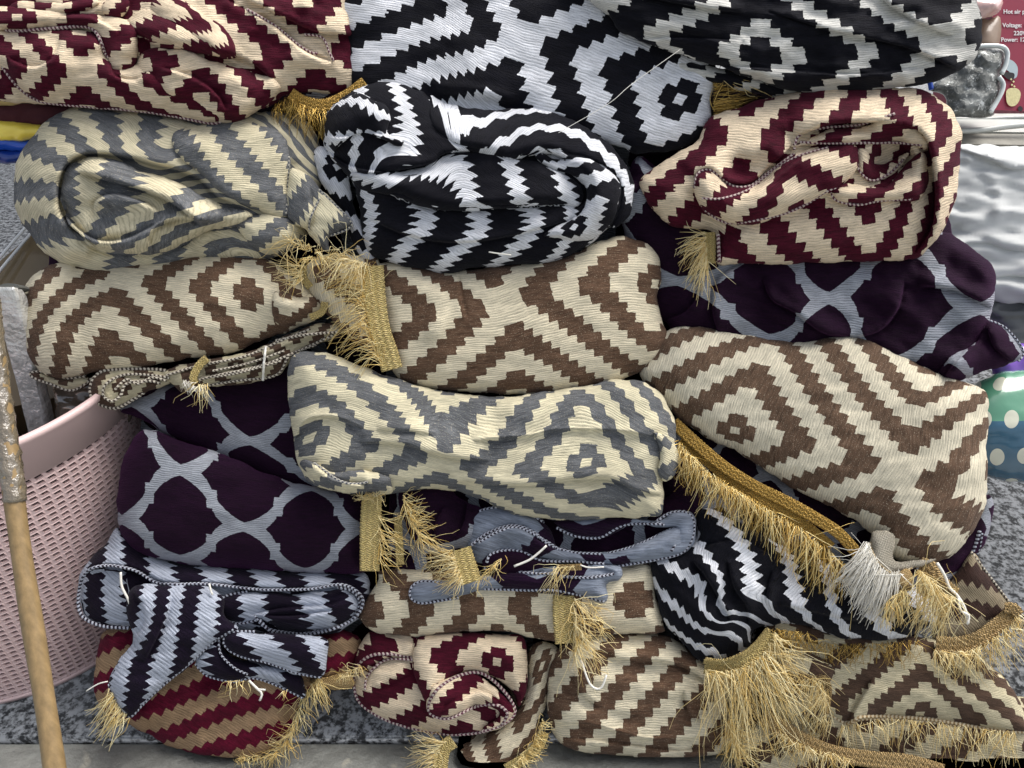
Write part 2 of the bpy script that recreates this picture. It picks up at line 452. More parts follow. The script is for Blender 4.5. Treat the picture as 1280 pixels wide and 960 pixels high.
def fold(parent, outline, depth, lm, mat, bulge=0.03, R=36, laps=(), ridges=(), slope=(0, 0), wr=0.0018, wl=(70, 26), wang=0.0,
         thick=0.10, step=5.0, name='fold', seed=0, shear=(), on=None, lift=0.003):
    """a padded layer of cloth: front surface with folds, rounded rim, and a back of its own"""
    out = spline(outline, True, 4.0)
    n = len(out)
    area = 0.5 * np.sum(out[:, 0] * np.roll(out[:, 1], -1) - np.roll(out[:, 0], -1) * out[:, 1])
    if area < 0: out = out[::-1].copy()
    cx, cy = out.mean(0)
    on_ = np.roll(out, -1, 0) - np.roll(out, 1, 0)
    on_ = np.stack([-on_[:, 1], on_[:, 0]], 1); on_ /= np.linalg.norm(on_, axis=1)[:, None] + 1e-9
    wob_ = np.array([noise.noise(Vector((p[0] * 0.045, p[1] * 0.045, 3.1))) * 2.6 + noise.noise(Vector((p[0] * 0.13, p[1] * 0.13, 8.1))) * 1.3 for p in out])
    out = out + on_ * wob_[:, None]
    x0, y0 = out.min(0); x1, y1 = out.max(0)
    gx, gy = np.meshgrid(np.arange(x0, x1, step), np.arange(y0, y1, step * 0.87))
    gx = gx + (np.arange(gx.shape[0]) % 2)[:, None] * step * 0.5
    q = np.stack([gx.ravel(), gy.ravel()], 1)
    q = q[inside(q, out)]
    dd, _, _, _ = poly_dist(q, out, True)
    q = q[dd > 2.6]
    # two rings close behind the rim so that it rounds off smoothly
    nrm = np.roll(out, -1, 0) - np.roll(out, 1, 0)
    nrm = np.stack([-nrm[:, 1], nrm[:, 0]], 1); nrm /= np.linalg.norm(nrm, axis=1)[:, None] + 1e-9
    ring = out + nrm * 1.3
    q = np.vstack([q, ring[inside(ring, out)]])
    lap_l = []
    for L in laps:
        ln = spline(L[0], False, 4.0)
        t = np.roll(ln, -1, 0) - ln; t[-1] = t[-2]
        nn = np.stack([-t[:, 1], t[:, 0]], 1); nn /= np.linalg.norm(nn, axis=1)[:, None] + 1e-9
        lap_l.append((ln, L[1], L[2]))
        dl, _, _, _ = poly_dist(q, ln)
        q = q[dl > 1.9]
        ex = np.vstack([ln, ln + nn * 1.6, ln - nn * 1.6, ln + nn * 3.6, ln - nn * 3.6])
        ex = ex[inside(ex, out)]
        de, _, _, _ = poly_dist(ex, out, True)
        q = np.vstack([q, ex[de > 2.2]])
    pts = [Vector(p) for p in out] + [Vector(p) for p in q]
    res = delaunay_2d_cdt(pts, [(i, (i + 1) % n) for i in range(n)], [], 1, 0.4)
    vv = np.array([tuple(p) for p in res[0]]); faces = [tuple(f) for f in res[2]]
    d, _, _, near = poly_dist(vv, out, True)
    t = np.clip(d / R, 0, 1)
    prof = np.sqrt(np.maximum(0, 1 - (1 - t) ** 2))
    dome = 1 - np.exp(-d / (R * 1.5))
    z = depth + slope[0] * (vv[:, 0] - cx) / 100 + slope[1] * (vv[:, 1] - cy) / 100
    if on is not None:                                      # the layer lies on another one and follows it
        qz = zat(on, vv, 24, 9.0)
        z = qz - lift + slope[0] * (vv[:, 0] - cx) / 100 + slope[1] * (vv[:, 1] - cy) / 100
    z = z - bulge * (0.75 * prof + 0.35 * dome)
    for ln, A, w in lap_l:
        dl, sd, pr, _ = poly_dist(vv, ln)
        fade = np.clip(np.minimum(pr, 1 - pr) * 7, 0, 1) ** 0.6
        r = 7.0
        hi = np.sqrt(np.maximum(0, 1 - (1 - np.clip(dl / r, 0, 1)) ** 2)) * np.exp(-np.maximum(dl - r * 0.6, 0) / w)
        lo = -0.45 * np.exp(-(dl / 6.0))
        z = z - A * fade * np.where(sd > 0, hi, 0) - A * fade * np.where(sd > 0, lo * np.exp(-dl / 2.0), lo)
    for rl, A, w in ridges:
        ln = spline(rl, False, 5.0)
        dl, sd, pr, _ = poly_dist(vv, ln)
        fade = np.clip(np.minimum(pr, 1 - pr) * 5, 0, 1)
        z = z - A * fade * np.exp(-(dl / w) ** 2)
    ca, sa = math.cos(math.radians(wang)), math.sin(math.radians(wang))
    px_ = (vv[:, 0] * ca + vv[:, 1] * sa) / wl[0]; py_ = (-vv[:, 0] * sa + vv[:, 1] * ca) / wl[1]
    so = hash(round(cx * 3 + cy * 7 + seed)) % 97
    wr = wr * 1.3
    nz = np.array([noise.noise(Vector((a, b_, so))) + 0.5 * noise.noise(Vector((a * 2.1, b_ * 2.1, so + 5))) + 0.32 * noise.noise(Vector((a * 4.4, b_ * 4.4, so + 9))) for a, b_ in zip(px_, py_)])
    z = z - nz * wr * 2.0 * np.clip(d / 10, 0, 1)
    # pattern coordinates: weave wraps round the rim
    def eff(p):
        dd_, _, _, nr = poly_dist(p, out, True)
        tt = np.clip(dd_ / (R * 0.8), 0, 1)
        ex = (R * 0.8) * (np.arcsin(1 - tt) - (1 - tt))
        ins = inside(p, out)
        dirv = (nr - p) / (dd_[:, None] + 1e-6)
        return p + dirv * (ex * ins * 0.8)[:, None]
    lmp = np.array([l[:2] for l in lm], float); lmd = np.array([l[2:4] for l in lm], float)
    uv = tps(eff(lmp), lmd, eff(vv))
    for pts_, du, dv, w in shear:                          # cloth slipped along a fold line
        ln = spline(pts_, False, 6.0)
        dl, sd, pr, _ = poly_dist(vv, ln)
        k = np.where(sd > 0, np.exp(-(dl / w) ** 2), 0)
        uv = uv + np.outer(k, (du, dv))
    front = PN(vv[:, 0], vv[:, 1], z)
    # back: rim runs back, then closes
    nb = n
    rim_idx = None
    key = {}
    D, I = None, None
    tree = {}
    # boundary vertices keep their order in the triangulation output (first n inputs)
    orig = res[3]
    first = {}
    for vi, src in enumerate(orig):
        for s_ in src:
            if s_ < n and s_ not in first: first[s_] = vi
    rim = [first[i] for i in range(n) if i in first]
    rp = vv[rim]
    cen = rp.mean(0)
    V = [front]; UVs = [uv]; off = len(vv); prev = rim; Fc = list(faces)
    lastring = None
    for kk, (dz, sh) in enumerate(((thick * 0.3, 0.97), (thick * 0.8, 0.90), (thick, 0.70))):
        dep = z[rim] + dz
        sc = (z[rim] / dep) * sh if kk else (z[rim] / dep) * 0.995
        pp = cen + (rp - cen) * sc[:, None]
        w3 = PN(pp[:, 0], pp[:, 1], dep)
        w3[:, 2] = np.maximum(w3[:, 2], FLOOR_MIN)
        V.append(w3)
        UVs.append(uv[rim] + np.array([[0, (kk + 1) * 3.0]]))
        cur = list(range(off, off + len(rim))); off += len(rim)
        m_ = len(rim)
        for i in range(m_):
            j = (i + 1) % m_
            Fc.append((prev[j], prev[i], cur[i], cur[j]))
        prev = cur
    V.append(PN([cen[0]], [cen[1]], [z[rim].mean() + thick])); UVs.append(uv[:1])
    V[-1][:, 2] = np.maximum(V[-1][:, 2], FLOOR_MIN)
    for i in range(len(prev)):
        j = (i + 1) % len(prev)
        Fc.append((prev[j], prev[i], off))
    allv = np.vstack(V); alluv = np.vstack(UVs)
    allv[:, 2] = np.maximum(allv[:, 2], FLOOR_MIN)
    # front faces: wind towards the camera
    a, b_, c_ = (front[faces[0][k]] for k in range(3))
    o = mesh_obj(name, allv, Fc, mat, parent, alluv)
    import bmesh
    bm = bmesh.new(); bm.from_mesh(o.data); bmesh.ops.recalc_face_normals(bm, faces=bm.faces); bm.to_mesh(o.data); bm.free()
    f = Fold(); f.vv = vv; f.z = z; f.o = o; f.out = out
    return f

def zat(f, p, kn=4, soft=2.0):
    """distance of a fold's surface at some measured points"""
    p = np.atleast_2d(np.asarray(p, float))
    r = np.empty(len(p))
    for k in range(0, len(p), 800):
        q = p[k:k + 800]
        d2 = ((q[:, None, :] - f.vv[None]) ** 2).sum(2)
        idx = np.argpartition(d2, kn, axis=1)[:, :kn]
        dd = np.take_along_axis(d2, idx, 1)
        w = 1 / (dd + soft ** 2)
        r[k:k + 800] = (f.z[idx] * w).sum(1) / w.sum(1)
    return r

def tube_verts(pts, rad, sides=6, closed=False):
    """pts: (n,3) world; returns verts, faces, arc, angle"""
    pts = np.asarray(pts, float); n = len(pts)
    t = np.gradient(pts, axis=0); t /= np.linalg.norm(t, axis=1)[:, None] + 1e-12
    ref = np.tile(np.array(CF), (n, 1))
    s = np.cross(t, ref); s /= np.linalg.norm(s, axis=1)[:, None] + 1e-12
    w = np.cross(s, t)
    rad = np.broadcast_to(np.asarray(rad, float), (n,))
    ang = np.arange(sides) * 2 * math.pi / sides
    V = pts[:, None] + rad[:, None, None] * (np.cos(ang)[None, :, None] * s[:, None] + np.sin(ang)[None, :, None] * w[:, None])
    return V.reshape(-1, 3)

def tube_faces(n, sides, off=0, cap=True):
    f = []
    for i in range(n - 1):
        for k in range(sides):
            k2 = (k + 1) % sides
            f.append((off + i * sides + k, off + i * sides + k2, off + (i + 1) * sides + k2, off + (i + 1) * sides + k))
    if cap:
        f.append(tuple(off + k for k in range(sides))[::-1]); f.append(tuple(off + (n - 1) * sides + k for k in range(sides)))
    return f

def hem(parent, pts, mat, f=None, depth=None, r=1.7, lift=0.0012, name='hem', bead=0.16):
    """overlocked edge: a ribbed cord laid along the cloth edge"""
    ln = spline(pts, False, 1.5)
    if f is not None: z = zat(f, ln)
    else: z = np.full(len(ln), depth)
    if len(z) > 9:
        zp = np.pad(z, 4, mode='edge'); z = np.convolve(zp, np.ones(9) / 9, 'valid')
    z = z - lift
    w = PN(ln[:, 0], ln[:, 1], z)
    arc = np.arange(len(ln)) * 1.5
    rad = r * 0.001 * (1 + bead * np.sin(arc * 2 * math.pi / 5.0 + 0.8 * np.sin(arc / 9.0))) * (z / 0.93)
    V = tube_verts(w, rad, 6)
    uv = np.stack([np.repeat(arc / 5.0, 6), np.tile(np.arange(6) / 6, len(ln))], 1)
    return mesh_obj(name, V, tube_faces(len(ln), 6), mat, f.o if f is not None else parent, uv)

def strands(parent, specs, mat, name='fringe', r=0.55, seg=7):
    """specs: (x,y,depth, dx,dy,ddepth, curl, droop) each one thin strand"""
    V = []; Fc = []; off = 0
    for (x, y, d, dx, dy, dd, curl, droop) in specs:
        t = np.linspace(0, 1, seg)
        L = math.hypot(dx, dy) + 1e-6
        nx, ny = -dy / L, dx / L
        ph = random.uniform(0, 6.28)
        side = curl * (np.sin(t * 3.0 + ph) - math.sin(ph)) + curl * 0.5 * (np.sin(t * 7 + ph * 2) - math.sin(ph * 2)) * t
        xs = x + dx * t + nx * side
        ys = y + dy * t + ny * side + droop * t * t
        zs = d + dd * t - 0.006 * np.sin(t * math.pi) + random.uniform(-.002, .002)
        w = PN(xs, ys, zs)
        rad = r * 0.001 * np.linspace(1.0, 0.5, seg) * random.uniform(0.5, 1.0)
        V.append(tube_verts(w, rad, 3)); Fc += tube_faces(seg, 3, off, False); off += seg * 3
    o = mesh_obj(name, np.vstack(V), Fc, mat, parent)
    o['kind'] = 'stuff'
    return o

def fringe(parent, line, depth, direc, mat, n=120, spread=0.35, ln=(0.7, 1.1), curl=4, droop=0, dd=0.01, r=0.55, name='fringe', jitter=2.5, clump=0.0):
    """strands hanging from a line; direc is (dx,dy) in mm at each end of the line"""
    L = spline(line, False, 2.0)
    dep = np.interp(np.linspace(0, 1, len(L)), np.linspace(0, 1, len(depth)), depth) if isinstance(depth, (list, tuple)) else np.full(len(L), depth)
    d0, d1 = direc if isinstance(direc[0], (tuple, list)) else (direc, direc)
    sp = []
    n = int(n * 0.62)
    clump = max(clump, spread * 0.55)
    cl = [random.gauss(0, clump) for _ in range(14)]
    for k in range(n):
        t = random.random(); i = min(len(L) - 1, int(t * len(L)))
        dx = d0[0] + (d1[0] - d0[0]) * t; dy = d0[1] + (d1[1] - d0[1]) * t
        a = random.gauss(0, spread * 0.7) + cl[int(t * 13.99)]; s = random.uniform(*ln) * random.choice((1, 1, 1, .6, 1.15))
        ca, sa = math.cos(a), math.sin(a)
        if random.random() < .12: a += random.gauss(0, .7)
        ca, sa = math.cos(a), math.sin(a)
        sp.append((L[i, 0] + random.gauss(0, jitter * .5), L[i, 1] + random.gauss(0, jitter * .5), dep[i] - 0.001 - random.random() * 0.006,
                   (dx * ca - dy * sa) * s, (dx * sa + dy * ca) * s, dd * random.uniform(-0.4, 1.2), random.gauss(0, curl), droop * random.uniform(.5, 1.2)))
    return strands(parent, sp, mat, name, r)

def braid(parent, line, depth, width, mat, name='braid', amp=0.0012):
    """woven trim: a thick band with scalloped edges and a raised plait"""
    L = spline(line, False, 1.6)
    n = len(L)
    dep = np.interp(np.linspace(0, 1, n), np.linspace(0, 1, len(depth)), depth) if isinstance(depth, (list, tuple)) else np.full(n, depth)
    t = np.gradient(L, axis=0); t /= np.linalg.norm(t, axis=1)[:, None]
    nn = np.stack([-t[:, 1], t[:, 0]], 1)
    C = 13
    arc = np.arange(n) * 1.6
    V = []; UV = []
    for c in range(C):
        s = c / (C - 1) - 0.5
        edge = 1 + 0.05 * np.sin(arc * 2 * math.pi / 5 + (0 if s < 0 else 2))
        w = width * s * edge * (1 + 0.05 * np.sin(arc / 23.0))
        h = amp * (1.0 - (2 * abs(s)) ** 6) + amp * 0.7 * np.sin(s * math.pi * 7 + 1.6 * np.sin(arc * 2 * math.pi / 9)) + amp * .5 * np.sin(arc * 2 * math.pi / 4.5 + s * 8)
        pp = L + nn * w[:, None]
        V.append(PN(pp[:, 0], pp[:, 1], dep - h)); UV.append(np.stack([arc / 9.0, np.full(n, s + .5)], 1))
    for c in (C - 1, 0):
        s = c / (C - 1) - 0.5
        pp = L + nn * width * s
        V.append(PN(pp[:, 0], pp[:, 1], dep + 0.003)); UV.append(np.stack([arc / 9.0, np.full(n, s + .5)], 1))
    R_ = C + 2
    V = np.stack(V, 1).reshape(-1, 3); UV = np.stack(UV, 1).reshape(-1, 2)
    Fc = []
    for i in range(n - 1):
        for c in range(R_):
            c2 = (c + 1) % R_
            Fc.append((i * R_ + c, i * R_ + c2, (i + 1) * R_ + c2, (i + 1) * R_ + c))
    Fc.append(tuple(range(R_))[::-1]); Fc.append(tuple((n - 1) * R_ + k for k in range(R_)))
    return mesh_obj(name, V, Fc, mat, parent, UV)

def thread(parent, pts, depth, mat, r=0.7, name='loose_thread'):
    L = spline(pts, False, 4.0)
    n = len(L)
    dep = np.interp(np.linspace(0, 1, n), np.linspace(0, 1, len(depth)), depth) if isinstance(depth, (list, tuple)) else np.full(n, depth)
    return mesh_obj(name, tube_verts(PN(L[:, 0], L[:, 1], dep), r * 0.001, 5), tube_faces(n, 5), mat, parent)

# =================================================================== THE SETTING
GR = simple_mat('speckled_granite', (0.16, 0.16, 0.165), 0.45, nscale=150, var=0.2, bump=0.0003)
def granite():
    m, nt, b = new_mat('granite'); g = G(nt)
    o = g.obj()
    n1 = g.noise(o, 150, 3, 0.7); n2 = g.noise(o, 62, 2, 0.6); n3 = g.noise(o, 9, 3, 0.6)
    f = g.ramp(g.add(g.mul(n1, 0.5), g.mul(n2, 0.5)), 0.44, 0.56)
    c = g.mix(f, (0.006, 0.006, 0.007), (0.27, 0.28, 0.29))
    c = g.mix(g.mul(g.ramp(n3, 0.45, 0.8), 0.5), c, (0.10, 0.10, 0.10))
    nt.links.new(c, b.inputs['Base Color']); b.inputs['Roughness'].default_value = 0.55
    nt.links.new(g.bump(n1, 0.0008, 0.5), b.inputs['Normal'])
    return m
M['granite'] = granite()
def concrete():
    m, nt, b = new_mat('worn_concrete'); g = G(nt)
    o = g.obj()
    n1 = g.noise(o, 7, 6, 0.65); n2 = g.noise(o, 60, 4, 0.7); n3 = g.noise(o, 24, 2, 0.5)
    c = g.mix(n1, (0.22, 0.23, 0.215), (0.44, 0.45, 0.42))
    c = g.mix(g.mul(g.ramp(n2, 0.35, 0.6), 0.35), c, (0.10, 0.10, 0.095))
    c = g.mix(g.ramp(n3, 0.66, 0.70), c, (0.45, 0.44, 0.38))
    nt.links.new(c, b.inputs['Base Color']); b.inputs['Roughness'].default_value = 0.8
    nt.links.new(g.bump(g.add(g.mul(n1, 2), n2), 0.004, 0.6), b.inputs['Normal'])
    return m
M['concrete'] = concrete()

def box_obj(name, lo, hi, mat, parent=None, bev=0.0, rot=None, loc=None):
    import bmesh
    bm = bmesh.new()
    bmesh.ops.create_cube(bm, size=1)
    lo, hi = Vector(lo), Vector(hi)
    for v in bm.verts:
        v.co = Vector(((v.co.x + .5) * (hi.x - lo.x) + lo.x, (v.co.y + .5) * (hi.y - lo.y) + lo.y, (v.co.z + .5) * (hi.z - lo.z) + lo.z))
    if bev: bmesh.ops.bevel(bm, geom=bm.edges[:], offset=bev, segments=3, affect='EDGES')
    me = bpy.data.meshes.new(name); bm.to_mesh(me); bm.free()
    me.materials.append(mat)
    me.polygons.foreach_set('use_smooth', [bev > 0] * len(me.polygons))
    o = bpy.data.objects.new(name, me); COL.objects.link(o)
    if parent is not None: o.parent = parent
    if loc is not None: o.location = loc
    if rot is not None: o.rotation_euler = rot
    return o

e = on_z(640, 922, 0.0).y
tag(box_obj('granite_ledge', (-6, e, -0.03), (6, 14, 0.0), M['granite'], bev=0.0025), kind='structure')
tag(box_obj('concrete_step', (-6, e - 0.9, -0.30), (6, e - 0.002, -0.008), M['concrete'], bev=0.004), kind='structure')
tag(box_obj('ground', (-40, -40, -0.46), (40, 40, -0.40), M['concrete']), kind='structure')

def empty(name, loc, label, cat, group=None):
    o = bpy.data.objects.new(name, None); COL.objects.link(o); o.location = loc; o.empty_display_size = .05
    return tag(o, label, cat, group)

# ------------------------------------------------------------------ pink basket, left
PINK = simple_mat('pink_plastic', (0.68, 0.50, 0.48), 0.38, nscale=12, var=0.08, bump=0.0, spec=0.5)
def basket():
    bb = on_z(112, 862, 0.0)                         # right end of its foot line
    Rb, Rt, Hh = 0.215, 0.25, 0.418
    c = Vector((bb.x - 0.170, bb.y + 0.185, 0.0))
    root = empty('laundry_basket', c, 'pink perforated plastic laundry basket standing left of the throws', 'basket')
    def pt(a, h, off=0.0):
        r = Rb + (Rt - Rb) * h / Hh + off
        return (c.x + r * math.cos(a), c.y + r * math.sin(a), h)
    # lattice wall: every cell has a slanted hole with depth
    V, Fc = [], []
    NA, NH = 112, 40
    hb, ht = 0.004, Hh - 0.058
    ch = (ht - hb) / NH
    for i in range(NA):
        a0 = i * 2 * math.pi / NA; a1 = (i + 1) * 2 * math.pi / NA
        am = (a0 + a1) / 2
        if not (-math.pi * 0.95 < (am if am < math.pi else am - 2 * math.pi) < math.pi * 0.35): pass
        for j in range(NH):
            h0 = hb + j * ch; h1 = h0 + ch
            sh = 0.25 * (a1 - a0)
            o4 = [(a0, h0), (a1, h0), (a1, h1), (a0, h1)]
            w = 0.13
            i4 = [(a0 + (a1 - a0) * w + sh, h0 + ch * 0.22), (a1 - (a1 - a0) * w + sh * .3, h0 + ch * 0.28), (a1 - (a1 - a0) * w - sh * .3, h1 - ch * 0.18), (a0 + (a1 - a0) * w, h1 - ch * 0.24)]
            k = len(V)
            V += [pt(*p) for p in o4] + [pt(p[0], p[1], 0.0008) for p in i4] + [pt(p[0], p[1], -0.0035) for p in i4]
            for q in range(4):
                r_ = (q + 1) % 4
                Fc.append((k + q, k + r_, k + 4 + r_, k + 4 + q))
                Fc.append((k + 4 + q, k + 4 + r_, k + 8 + r_, k + 8 + q))
    o = mesh_obj('lattice_wall', V, Fc, PINK, root, smooth=False); o['kind'] = 'stuff'
    def lathe(name, prof, mat, n=120):
        V, Fc = [], []
        for i in range(n):
            a = i * 2 * math.pi / n
            for r, h in prof: V.append((c.x + r * math.cos(a), c.y + r * math.sin(a), h))
        m_ = len(prof)
        for i in range(n):
            j = (i + 1) % n
            for k in range(m_ - 1):
                Fc.append((i * m_ + k, j * m_ + k, j * m_ + k + 1, i * m_ + k + 1))
        return mesh_obj(name, V, Fc, mat, root)
    rr = lambda h: Rb + (Rt - Rb) * h / Hh
    lathe('rim_band', [(rr(ht) - .004, ht), (rr(ht) + .003, ht), (rr(Hh - .01) + .003, Hh - .010), (rr(Hh) + .007, Hh - 0.006), (rr(Hh) + .007, Hh), (rr(Hh) + .001, Hh + .002), (rr(Hh) - .005, Hh - .002), (rr(ht) - .004, ht)], PINK)
    lathe('base', [(0.001, 0.003), (Rb - 0.01, 0.003), (Rb + .002, 0.001), (Rb + .002, 0.008), (Rb - .004, 0.010), (0.001, 0.008)], PINK)
    inner = simple_mat('basket_inner_shade', (0.012, 0.008, 0.008), 0.9, bump=0)
    lathe('shade_sheet', [(0.001, 0.012), (rr(0) - .012, 0.012), (rr(ht) - .010, ht + .01)], inner)  # near-black sheet added inside, stands for the shade seen through the holes
    return c
basket_c = basket()

# ------------------------------------------------------------------ wooden pole with plastic wrap
def stick():
    WOOD = simple_mat('pole_wood', (0.25, 0.17, 0.08), 0.4, nscale=22, var=0.6, bump=0.0006, stretch=(6, 6, 0.6))
    a = P(-19, 362, 0.80); b = P(74, 1010, 0.76)
    root = empty('wooden_pole', b, 'long wooden broom pole leaning at the left, its upper half wrapped in plastic', 'pole')
    n = 60
    dv_ = (b - a); b2 = a + dv_ * ((a.z + 0.0) / -dv_.z)
    pts = [a.lerp(b2, i / (n - 1)) + Vector((0.0012 * math.sin(i * .21), 0, 0)) for i in range(n)]
    rad = [0.0096 + 0.0004 * math.sin(i * 0.5) + 0.0007 * (i / n) for i in range(n)]
    mesh_obj('shaft', tube_verts([tuple(p) for p in pts], rad, 20), tube_faces(n, 20), WOOD, root)
    FOIL = simple_mat('clear_wrap', (0.15, 0.12, 0.08), 0.14, nscale=90, var=0.45, bump=0.006, spec=1.0, coat=1.0)
    k = 44
    w = [p for p in pts[:k]]
    q = [a.lerp(b, i / 150) for i in range(64)]
    V = []
    for i, p in enumerate(q):
        for s in range(22):
            an = s * 2 * math.pi / 22
            r = 0.0106 + 0.0020 * noise.noise(Vector((math.cos(an) * 2, math.sin(an) * 2, i * .35))) + 0.0022 * max(0, noise.noise(Vector((math.cos(an) * 5, math.sin(an) * 5, i * .8))))
            if i < 26: r += 0.0022 * (1 - i / 26)
            V.append(tuple(p + CR * r * math.cos(an) - CF * r * math.sin(an)))
    mesh_obj('plastic_wrap', V, tube_faces(64, 22), FOIL, root)
stick()

# ------------------------------------------------------------------ soft packets, box and foil roll at the far left
def packet(nm, outline, depth, col, label, rough=0.35, bulge=0.02, metal=0.0, wr=0.0035, cat='packet', thick=0.05, coat=0.3, nscale=30, var=0.12, R=14, trans=0.0):
    mt = simple_mat(nm + '_material', col, rough, metal=metal, nscale=nscale, var=var, bump=0.0012, coat=coat, spec=0.5, trans=trans)
    cx = sum(p[0] for p in outline) / len(outline); cy = sum(p[1] for p in outline) / len(outline)
    root = throw_root(nm, cx, cy, depth + thick, label, None, cat)
    f = fold(root, outline, depth, aff(cx, cy, 12, 0), mt, bulge=bulge, R=R, wr=wr, wl=(60, 20), thick=thick, name='wrapper')
    return root, f
packet('sand_cloth_bundle', [(-60, 80), (-10, 84), (22, 92), (50, 112), (66, 124), (30, 130), (-60, 134)], 0.985, (0.50, 0.38, 0.17), 'sand coloured folded cloth poking out under the maroon throw at the far left', 0.9, coat=0, cat='cloth')
packet('dark_red_cloth_bundle', [(-60, 122), (20, 122), (70, 122), (110, 138), (100, 152), (40, 158), (-60, 156)], 1.00, (0.05, 0.006, 0.012), 'dark red cloth lying between the sand cloth and the yellow packet', 0.9, coat=0, cat='cloth')
packet('yellow_packet', [(-60, 146), (0, 145), (40, 153), (62, 160), (50, 172), (0, 178), (-60, 172)], 1.00, (0.95, 0.72, 0.10), 'bright yellow flat packet lying on the two blue ones', 0.3)
packet('blue_packet', [(-60, 168), (-10, 166), (30, 172), (52, 176), (50, 186), (0, 188), (-60, 186)], 1.01, (0.015, 0.09, 0.55), 'royal blue flat packet directly under the yellow packet', 0.3)
packet('blue_packet', [(-60, 184), (-10, 182), (30, 186), (50, 188), (44, 200), (0, 204), (-60, 200)], 1.02, (0.010, 0.045, 0.27), 'darker blue flat packet, lowest of the far left stack', 0.3)

def carton():
    CB = simple_mat('brown_cardboard', (0.16, 0.115, 0.055), 0.55, nscale=8, var=0.2, bump=0.0004, coat=0.5)
    CL = simple_mat('clear_film_edge', (0.7, 0.72, 0.72), 0.2, nscale=20, var=0.1, bump=0.0004)
    p0, p1, p2, p3 = P(-30, 352, 1.04), P(75, 262, 1.12), P(180, 330, 1.10), P(150, 480, 1.04)
    root = empty('cardboard_box', P(60, 420, 1.1), 'film covered brown cardboard box behind the left ends of the throws', 'box')
    dn = CF * 0.12 + Vector((0, 0, -0.05))
    V = [p0, p1, p2, p3, P(-40, 520, 1.04)]
    n = len(V)
    V = V + [v + dn for v in V]
    Fc = [tuple(range(n))[::-1], tuple(range(n, 2 * n))] + [(i, (i + 1) % n, n + (i + 1) % n, n + i) for i in range(n)]
    mesh_obj('carton_panel', [tuple(v) for v in V], Fc, CB, root, smooth=False)
    for a, b in ((P(-6, 345, 1.03), P(64, 262, 1.11)), (P(-14, 338, 1.03), P(58, 254, 1.11))):
        mesh_obj('film_edge', tube_verts([tuple(a.lerp(b, i / 9)) for i in range(10)], 0.0022, 6), tube_faces(10, 6), CL, root)
carton()

def foil_roll():
    FO = simple_mat('silver_foil', (0.78, 0.74, 0.62), 0.22, nscale=45, var=0.6, bump=0.010, metal=0.25, spec=0.8)
    DK = simple_mat('grey_end_cap', (0.10, 0.10, 0.09), 0.6, bump=0.0006)
    root = empty('foil_wrapped_packet', P(35, 545, 0.99), 'upright packet of crinkled silver foil in a clear bag beside the pole', 'packet')
    V = []; rows = 70; cols = 48
    for i in range(rows):
        t = i / (rows - 1)
        for s in range(cols):
            an = s * 2 * math.pi / cols
            ca, sa = math.cos(an), math.sin(an)
            sx = abs(ca) ** 0.4 * (1 if ca > 0 else -1); sy = abs(sa) ** 0.4 * (1 if sa > 0 else -1)
            k = 1 + 0.05 * noise.noise(Vector((ca * 4, sa * 4, t * 14))) + 0.03 * noise.noise(Vector((ca * 11, sa * 11, t * 30)))
            if t < 0.03: k *= 0.80 + 6.5 * t
            p = P(11, 360, 0.92) + Vector((-0.05 * t, 0, -0.36 * t)) + CR * sx * 0.015 * k - CF * sy * 0.012 * k
            V.append(tuple(p))
    mesh_obj('foil', V, tube_faces(rows, cols), FO, root)
    V = []
    for i in range(12):
        a = i * math.pi / 6
        V.append(tuple(P(11, 359, 0.919) + CR * 0.013 * math.cos(a) + CU * 0.005 * math.sin(a)))
    V2 = [tuple(Vector(v) + CF * 0.02) for v in V]
    mesh_obj('end_cap', V + V2, [tuple(range(12)), tuple(range(12, 24))[::-1]] + [(i, (i + 1) % 12, 12 + (i + 1) % 12, 12 + i) for i in range(12)], DK, root, smooth=False)
    BAG = simple_mat('clear_bag', (0.5, 0.46, 0.40), 0.15, nscale=20, var=0.2, bump=0.003, coat=1.0, spec=0.8)
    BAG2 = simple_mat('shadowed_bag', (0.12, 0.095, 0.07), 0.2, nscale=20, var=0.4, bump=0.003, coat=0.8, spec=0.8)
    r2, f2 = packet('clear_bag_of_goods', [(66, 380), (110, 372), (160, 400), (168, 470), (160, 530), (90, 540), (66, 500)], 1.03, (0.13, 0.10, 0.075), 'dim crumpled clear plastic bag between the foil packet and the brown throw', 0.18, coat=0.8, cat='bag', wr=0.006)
foil_roll()

